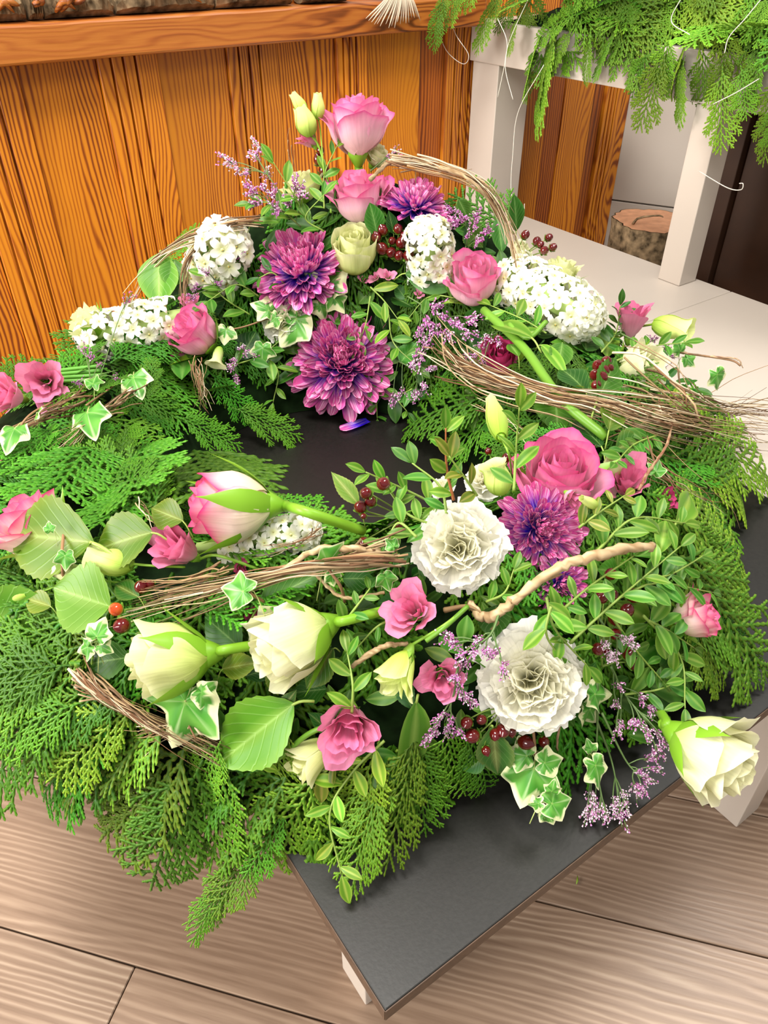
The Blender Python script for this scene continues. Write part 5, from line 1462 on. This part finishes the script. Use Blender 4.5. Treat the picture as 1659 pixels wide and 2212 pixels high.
# ================================================================ leafy sprigs
SP = [
 ([(1330, 780, .02), ('y', 1400, 750, .78), ('y', 1480, 740, .76)], 46, 'mid', 'dark leafy sprig under the pale bud at the right end'),
 ([(1340, 860, .02), ('y', 1420, 820, .75), ('y', 1500, 840, .73)], 44, 'dark', 'dark leaves right of the ivory rose at the right end'),
 ([(1300, 760, .03), ('y', 1330, 720, .81), ('y', 1340, 660, .82)], 40, 'dark', 'dark leaves left of the standing pink lisianthus, right end'),
 # path, leaf_px, tint, label, [n]
 ([(700, 450, .03), ('y', 700, 380, .97), ('y', 730, 310, .98)], 42, '', 'leafy sprig climbing left of the top rose stem'),
 ([(660, 470, .04), (640, 430, .07), (590, 350, .11)], 48, 'bright', 'sprig with pointed leaves at the upper left, among the statice'),
 ([(640, 480, .05), (590, 440, .07), (545, 440, .08)], 44, '', 'short green sprig at the upper left edge of the arrangement'),
 ([(700, 500, .05), (660, 470, .07), (700, 420, .09)], 44, 'mid', 'green leaves between the second pink rose and the left chrysanthemum'),
 ([(540, 680, .03), (480, 640, .04), (445, 590, .05)], 52, '', 'sprig of oblong leaves left of the left chrysanthemum'),
 ([(560, 640, .03), (510, 615, .045), (450, 650, .05)], 52, 'mid', 'sprig of leaves below the upper left hyacinth'),
 ([(800, 640, .05), (790, 700, .045), (775, 740, .045)], 42, '', 'thin sprig of small leaves over the largest chrysanthemum'),
 ([(800, 620, .05), (830, 650, .045), (860, 690, .04)], 50, 'lime', 'pale leafy tuft under the tiny pink blossoms'),
 ([(840, 680, .04), (850, 740, .04), (900, 790, .03)], 46, '', 'trailing sprig right of the largest chrysanthemum'),
 ([(1010, 650, .03), (930, 640, .035), (880, 690, .03)], 40, 'mid', 'green sprig below the round hyacinth'),
 ([(780, 830, .01), (810, 850, .01), (815, 905, .0)], 38, 'mid', 'dark sprig dipping into the hole below the chrysanthemum'),
 ([(560, 760, .02), (600, 800, .02), (590, 870, .01)], 44, '', 'drooping leaf sprig left below the largest chrysanthemum'),
 ([(500, 790, .02), (560, 770, .02), (600, 740, .03)], 48, 'mid', 'sprig of pale green leaves beside the single dark ivy leaf'),
 ([(890, 840, .01), (860, 860, .01), (880, 890, .0)], 36, 'mid', 'small dark leaves right of the hole'),
 # front middle
 ([(960, 1100, .04), (880, 1060, .05), (790, 1020, .07)], 56, 'bright', 'leaf sprig reaching left over the hole'),
 ([(950, 1140, .04), (880, 1110, .045), (840, 1060, .05)], 60, '', 'leaf sprig left of the large carnation'),
 ([(965, 1110, .05), (950, 1050, .06), (890, 1000, .07)], 64, 'mid', 'feathery green sprig above the red berries'),
 ([(980, 1080, .06), (965, 1010, .08), (963, 925, .11)], 62, 'bright', 'upright sprig with red stem above the large carnation'),
 ([(1030, 1070, .06), (1010, 1040, .075), (970, 985, .095)], 66, 'olive', 'olive leafed sprig leaning over the large carnation'),
 ([(1110, 1060, .06), (1115, 970, .08), (1122, 880, .11)], 66, 'bright', 'narrow leaf sprig right of the upright lime bud'),
 ([(900, 1160, .05), (860, 1130, .05), (830, 1180, .04)], 58, '', 'leaves tucked at the left edge of the large carnation'),
 # right
 ([(1230, 1390, .04), (1340, 1290, .06), (1470, 1180, .07)], 66, '', 'long leafy sprig pointing up right over the red berries'),
 ([(1190, 1340, .05), (1270, 1270, .06), (1370, 1200, .07)], 58, '', 'leafy sprig beside the brown branch'),
 ([(1290, 1190, .05), (1370, 1120, .06), (1480, 1130, .06)], 66, '', 'leafy sprig above the brown branch, right'),
 ([(1250, 1140, .05), (1290, 1110, .06), (1350, 1070, .06)], 50, 'olive', 'olive leaves under the biggest pink rose'),
 ([(1390, 1250, .05), (1450, 1240, .06), (1520, 1200, .05)], 60, 'mid', 'darker leaf sprig at the right above the cedar'),
 ([(1340, 1290, .05), (1420, 1260, .06), (1540, 1280, .05)], 64, 'mid', 'leaf sprig crossing over the half hidden pink rose'),
 ([(1400, 1340, .05), (1440, 1360, .05), (1500, 1400, .045)], 62, 'mid', 'leaf sprig in front of the half hidden pink rose'),
 ([(1390, 1330, .05), (1470, 1420, .045), (1480, 1530, .04)], 60, '', 'leafy sprig running down to the lower right cream rose'),
 ([(1180, 1290, .06), (1200, 1360, .065), (1270, 1440, .06)], 74, 'bright', 'bright sprig with long leaves over the front carnation'),
 ([(1190, 1310, .07), (1180, 1370, .07), (1210, 1420, .06)], 66, 'bright', 'pair of long leaves hanging over the top of the front carnation'),
 ([(1350, 1500, .03), (1420, 1490, .035), (1470, 1470, .03)], 60, 'mid', 'wide leaves above the hanging statice'),
 ([(1320, 1330, .04), (1370, 1400, .04), (1430, 1470, .04)], 56, 'mid', 'dark leaves between the berries and the lower right rose'),
 # front left-centre
 ([(760, 1540, .06), (762, 1480, .065), (750, 1410, .05)], 62, 'bright', 'sprig of bright oblong leaves over the front pink lisianthus'),
 ([(740, 1350, .04), (770, 1310, .05), (800, 1270, .04)], 44, 'mid', 'small leaves between the cream rose and its neighbour'),
 ([(830, 1600, .03), (760, 1670, .05), ('z', 712, 1760, .385), ('z', 738, 1890, .355)], 74, 'lime', 'long trailing sprig of lime leaves hanging over the black board'),
 ([(730, 1640, .03), (680, 1690, .025), ('z', 640, 1740, .35)], 58, 'olive', 'olive leaves under the cream lisianthus'),
 ([(800, 1650, .02), (820, 1690, .02), ('z', 800, 1760, .345)], 54, 'mid', 'thin leaves drooping beside the front cedar'),
 ([(1050, 1300, .03), (1090, 1280, .04), (1110, 1230, .04)], 50, '', 'small leaves between the carnation and the brown branch'),
 ([(880, 1330, .02), (820, 1350, .03), (770, 1400, .03)], 50, 'mid', 'leaves behind the pink lisianthus below the carnation'),
 ([(1420, 940, .04), (1370, 960, .045), (1330, 1000, .05)], 46, 'mid', 'leaf sprig behind the pink lisianthus on the right'),
 ([(1180, 720, .04), (1130, 690, .05), (1060, 660, .05)], 56, 'bright', 'bright leaves between the pink rose and the biggest hyacinth'),
 ([(1440, 880, .03), (1480, 870, .03), (1530, 900, .02)], 40, 'lime', 'lime leaves on the right twigs'),
 ([(620, 620, .05), (590, 590, .06), (560, 600, .06)], 40, 'dark', 'dark leaves at the foot of the left chrysanthemum'),
]
for k, it in enumerate(SP):
    red = 'red stem' in it[3]
    sprig(it[0], it[3], 200 + k, leaf_px=it[1], tint=it[2], stemc=(.42, .14, .05) if red else (.26, .38, .07))

# ================================================================ stems and branches
def stem(path, label, r, col=(.15, .33, .03), forks=()):
    P0 = [pt(p) for p in path]; root = empty('flower_stem', P0[0], label, 'stem')
    C = catmull(P0, 20); V, F = tube_vf([c - P0[0] for c in C], [m_px(r, P0[0]) / 2] * 20, 9)
    obj('stalk', mesh('stalk', V, F, M_STEM, [col] * len(V), [(0, .5, 0)] * len(V)), root); return root
stem([(1045, 670, .05), (1130, 750, .055), (1210, 860, .05), (1310, 945, .035)], 'thick green stem lying diagonally across the right side', 18)
stem([(1180, 695, .05), (1140, 730, .055), (1100, 700, .06)], 'short green stem under the biggest hyacinth', 11)
for k in range(4):
    stem([(130, 800 + 8 * k, .02), (220, 790 + 10 * k, .025)], 'green stem in the bunch under the long white hyacinth', 9, (.12, .36, .04))['group'] = 'green stems under the long hyacinth'
stem([(1010, 1310, .04), (960, 1355, .05), (920, 1385, .05)], 'green stem running to the lime lisianthus', 11)
stem([(600, 1640, .03), (660, 1590, .035), (700, 1570, .035)], 'pale green stem behind the big front leaf', 12)
branch([(1010, 1300, .03), (1055, 1335, .04), (1120, 1290, .06), (1210, 1225, .075), (1310, 1195, .08), (1410, 1178, .07)], 'thick curved brown branch in front, right of the large carnation', [.0022, .0036, .0030, .0034, .0036, .0028], 1,
       forks=[((960, 1318, .02), (1010, 1310, .03), (1050, 1330, .04), .002), ((1055, 1335, .04), (1075, 1345, .03), (1060, 1360, .03), .0018), ((1100, 1300, .055), (1160, 1262, .06), (1215, 1240, .07), .0022)])
branch([(800, 385, .12), ('y', 850, 350, .97), ('y', 930, 360, .96), (1010, 385, .13), (1080, 460, .09)], 'woody twig arching right from below the top rose', [.0022, .0026, .0022, .002, .0014], 2,
       forks=[(('y', 870, 352, .965), ('y', 960, 378, .96), ('y', 1020, 365, .96), .001), (('y', 900, 352, .965), ('y', 900, 400, .95), ('y', 940, 420, .95), .0008)])
branch([(820, 1190, .05), (760, 1185, .055), (680, 1190, .055), (600, 1235, .045), (500, 1270, .03)], 'light brown twig across the middle above the folded ivy', [.0018, .0022, .002, .0016, .001], 3)
branch([(760, 1440, .03), (820, 1400, .035), (880, 1390, .03)], 'short brown twig right of the large cream rose', [.0016, .002, .0012], 4)
branch([(1460, 880, .03), (1440, 960, .05), (1400, 1020, .05), (1380, 1060, .04)], 'thin reddish twig standing right of the pink lisianthus', [.0008, .0012, .0014, .0012], 5, col=(.3, .1, .05))
branch([('y', 1475, 762, 0.770), ('y', 1530, 770, 0.748), ('y', 1590, 775, 0.724), ('y', 1605, 795, 0.718)], 'thin bare twig over the white bench holding the lone ivy leaf', [.0012, .001, .0008, .0004], 6, col=(.2, .1, .07))
branch([(1210, 1560, .02), (1205, 1620, .008), ('z', 1240, 1655, .3315), ('z', 1275, 1652, .3315)], 'thin brown wire-like stem curving on the black board', [.0009, .0008, .0008, .0006], 7, col=(.35, .18, .1))
branch([(670, 1230, .03), (740, 1290, .03), (830, 1280, .03)], 'brown twig behind the folded ivy leaf', [.0010, .0012, .001], 8)

# ---- fine twig bundles
twigs([('y', 850, 348, .96), ('y', 950, 365, .95), (1040, 400, .12), (1095, 480, .08), (1130, 590, .04)], 'bundle of fine twigs arching down in front of the left white post', 1, n=34, spread=26, fray=1.3)
twigs([(560, 480, .10), (480, 488, .09), (420, 540, .07), (395, 600, .05), (400, 680, .02)], 'bundle of fine twigs curving around the upper left hyacinth', 2, n=22, spread=14)
twigs([(520, 485, .10), (400, 520, .07), (330, 570, .05), (290, 650, .03)], 'outermost arc of fine twigs against the pine wall on the left', 3, n=16, spread=16, fray=1.6)
twigs([(960, 755, .045), (1010, 800, .05), (1150, 850, .055), (1300, 880, .05), (1450, 920, .04), (1620, 940, .03)], 'long sheaf of brown twigs along the right side of the wreath', 4, n=72, spread=58, fray=1.9)
twigs([(1380, 860, .04), (1480, 900, .04), (1580, 900, .035), ('z', 1700, 905, .37)], 'twig tips spreading over the white bench at the right edge', 5, n=48, spread=70, fray=1.5)
twigs([(1020, 870, .04), (1100, 910, .045), (1180, 980, .04)], 'three pale thin twigs over the cedar right of the hole', 6, n=5, spread=24, r=.0006)
twigs([(1350, 950, .035), (1450, 1040, .03), (1560, 1110, .02)], 'loose pale twigs on the cedar at the right', 7, n=12, spread=50, r=.0006)
twigs([(860, 1195, .045), (740, 1215, .05), (600, 1240, .045), (450, 1280, .035), (280, 1325, .03)], 'sheaf of fine twigs crossing the middle left below the lying hyacinth', 8, n=46, spread=34, fray=1.6)
twigs([(480, 1230, .045), (400, 1255, .04), (300, 1265, .035)], 'pale twig tips left of the bright ivy leaf', 9, n=12, spread=22, r=.0006)
twigs([(170, 1470, .03), (240, 1510, .03), (330, 1560, .03), (480, 1620, .025)], 'brown twig bundle under the sideways rose, front left', 10, n=40, spread=34, fray=1.3)
twigs([(180, 860, .03), (110, 890, .035), (0, 945, .02), (-60, 970, .01)], 'twigs lying on the cedar at the left border', 11, n=18, spread=26)
twigs([(300, 850, .03), (210, 900, .035), (130, 960, .03)], 'twigs behind the green ivy leaf on the left', 12, n=16, spread=26)
twigs([(425, 780, .03), (432, 830, .025), (440, 880, .02)], 'short straws hanging below the deep pink rose', 13, n=16, spread=22, r=.0006, fray=1.5)
twigs([(440, 1570, .03), (400, 1560, .03), (300, 1590, .025)], 'pale twig ends behind the large hanging ivy leaf', 14, n=14, spread=30)
twigs([(690, 1140, .05), (650, 1170, .05), (560, 1190, .05)], 'thin reddish twigs over the lying hyacinth', 15, n=9, spread=22, r=.0005)
twigs([(310, 1090, .03), (330, 1120, .035), (345, 1145, .035)], 'few bare twigs above the pale green leaf, left', 16, n=6, spread=34, r=.0006)
twigs([('y', 632, 300, .985), ('y', 636, 370, .98), (650, 440, .06)], 'dry curling tendrils left of the top rose', 17, n=5, spread=16, r=.0004)

# ================================================================ statice
statice([(640, 470, .04), (600, 410, .08), ('y', 560, 350, .97)], 'pale statice reaching up left against the pine wall', 1, [('y', 560, 315, .975), ('y', 552, 335, .975), ('y', 505, 362, .975), ('y', 530, 372, .975), ('y', 575, 372, .975), ('y', 495, 350, .975)], rpx=20, dens=80, pale=.6)
statice([(650, 490, .04), (600, 450, .07), (545, 410, .09)], 'statice sprig left of the second pink rose', 2, [(548, 415, .09), (570, 405, .09), (590, 420, .085), (600, 455, .08), (555, 440, .085), (625, 440, .08), (640, 400, .10), (650, 420, .10)], rpx=20, dens=75, pale=.35)
statice([(480, 640, .03), (460, 600, .05), (430, 560, .06)], 'dark statice in front of the upper left hyacinth', 3, [(425, 620, .06), (415, 640, .06), (445, 590, .065), (510, 555, .08), (470, 610, .06)], rpx=15, dens=55, pale=.25, dark=1)
statice([(1000, 560, .03), (1010, 500, .05), (990, 450, .07)], 'purple statice right of the upper chrysanthemum', 4, [(975, 455, .08), (1000, 470, .08), (1020, 490, .07), (1035, 520, .06), (1010, 510, .07), (985, 480, .07), (1030, 470, .07), (1050, 500, .06)], rpx=20, dens=70, pale=.15)
statice([(880, 640, .03), (930, 670, .04), (980, 700, .04)], 'purple statice in the centre below the round hyacinth', 5, [(940, 665, .045), (965, 690, .045), (920, 690, .045), (990, 700, .045), (905, 715, .04), (940, 715, .04), (1010, 720, .04), (1020, 690, .045), (965, 720, .04), (920, 740, .04), (900, 770, .035)], rpx=22, dens=85, pale=.3)
statice([(860, 780, .02), (900, 800, .03), (930, 815, .03)], 'statice hanging at the right rim of the hole', 6, [(925, 800, .035), (915, 830, .03), (900, 850, .025), (870, 845, .025), (850, 860, .02), (890, 790, .035)], rpx=17, dens=70, pale=.45)
statice([(1100, 700, .04), (1070, 720, .045), (1040, 740, .04)], 'statice partly over the deep red closed rose', 7, [(1060, 725, .05), (1040, 745, .045), (1030, 765, .045), (1075, 735, .05), (1010, 770, .04), (1045, 780, .045)], rpx=17, dens=60, pale=.3)
statice([(520, 740, .02), (515, 770, .03), (505, 800, .025)], 'statice hanging left of the single dark ivy leaf', 8, [(505, 775, .035), (500, 795, .03), (512, 815, .025), (525, 755, .04), (548, 765, .03)], rpx=16, dens=60, pale=.35)
statice([(1340, 720, .02), (1380, 740, .03), (1440, 770, .03)], 'statice at the right end under the standing pink lisianthus', 9, [('y', 1345, 690, 0.842), ('y', 1350, 715, 0.840), ('y', 1410, 735, 0.816), ('y', 1440, 755, 0.804), ('y', 1450, 775, 0.800), ('y', 1275, 745, 0.870), ('y', 1280, 760, 0.868), ('y', 1430, 780, 0.808)], rpx=17, dens=60, pale=.3)
statice([(150, 840, .02), (185, 820, .03), (250, 800, .03)], 'dark statice under the long white hyacinth', 10, [(170, 830, .03), (195, 770, .04), (180, 755, .04), (250, 815, .03), (275, 645, .05), (215, 790, .03)], rpx=14, dens=45, pale=.2, dark=1)
statice([(1080, 1320, .05), (1060, 1370, .06), (1020, 1400, .055)], 'purple statice between the pink lisianthus and the front carnation', 11, [(1040, 1378, .06), (1025, 1405, .055), (1050, 1400, .06), (1000, 1415, .055), (985, 1390, .055), (970, 1380, .055), (1070, 1410, .065), (1085, 1440, .065), (1010, 1435, .05)], rpx=19, dens=90, pale=.35)
statice([(990, 1440, .05), (980, 1500, .045), (960, 1560, .035)], 'purple statice hanging below the front pink lisianthus', 12, [(955, 1545, .045), (975, 1550, .045), (940, 1575, .04), (965, 1575, .04), (990, 1585, .035), (925, 1590, .035), (1005, 1500, .045), (1020, 1515, .045), (995, 1485, .05), (985, 1460, .055)], rpx=19, dens=85, pale=.35)
statice([(1290, 1330, .04), (1320, 1370, .05), (1350, 1380, .05)], 'pale lilac statice over the right hand berries', 13, [(1345, 1380, .06), (1358, 1390, .055), (1305, 1390, .055), (1320, 1410, .05), (1330, 1420, .05)], rpx=19, dens=90, pale=.75)
statice([(1320, 1440, .03), (1350, 1500, .03), (1400, 1560, .03), ('z', 1440, 1600, .36)], 'statice sprays between the leaves and the lower right cream rose', 14, [(1335, 1480, .035), (1390, 1510, .035), (1405, 1530, .03), (1330, 1520, .03), (1370, 1560, .03), (1390, 1570, .03), (1420, 1585, .03), (1440, 1605, .03), (1340, 1560, .02), (1330, 1580, .02), (1420, 1620, .02), (1400, 1590, .03), (1455, 1590, .03)], rpx=19, dens=75, pale=.4)
statice([(1290, 1470, .03), (1290, 1580, .02), ('z', 1280, 1690, .345)], 'hanging statice, leftmost spray over the board edge', 15, [('z', 1270, 1755, .340), ('z', 1285, 1740, .342), ('z', 1300, 1755, .340), ('z', 1310, 1765, .340), ('z', 1275, 1730, .345)], rpx=18, dens=80, pale=.7)
statice([(1290, 1560, .025), ('z', 1320, 1640, .35), ('z', 1335, 1710, .345)], 'hanging statice, middle spray over the board edge', 16, [('z', 1335, 1730, .343), ('z', 1350, 1740, .342), ('z', 1340, 1760, .340), ('z', 1325, 1745, .342), ('z', 1345, 1715, .345)], rpx=18, dens=80, pale=.7)
statice([(1300, 1540, .03), ('z', 1350, 1640, .36), ('z', 1385, 1680, .355)], 'hanging statice, rightmost spray beside the cream rose', 17, [('z', 1380, 1670, .355), ('z', 1395, 1680, .352), ('z', 1370, 1695, .350), ('z', 1385, 1700, .350), ('z', 1410, 1660, .358), ('z', 1400, 1640, .36)], rpx=19, dens=85, pale=.5)
statice([('y', 800, 370, .98), ('y', 830, 345, .98), ('y', 855, 330, .98)], 'pinkish statice tip right of the topmost rose', 18, [('y', 850, 328, .98), ('y', 862, 335, .98), ('y', 838, 338, .98)], rpx=13, dens=50, pale=.5)

# loose violet petal on the board
a, b_ = Z(795, 908, BOARD + .004), Z(735, 930, BOARD + .003)
d = (b_ - a); M = leaf_matrix(a, b_, UP, 1)
M = M @ Matrix.Rotation(math.pi / 2, 4, 'Z') @ Matrix.Diagonal((1, 1.9, .3, 1))
tag(obj('fallen_petal', mum_mesh(2), None, M), 'single violet chrysanthemum petal lying on the black board in the hole', 'petal')
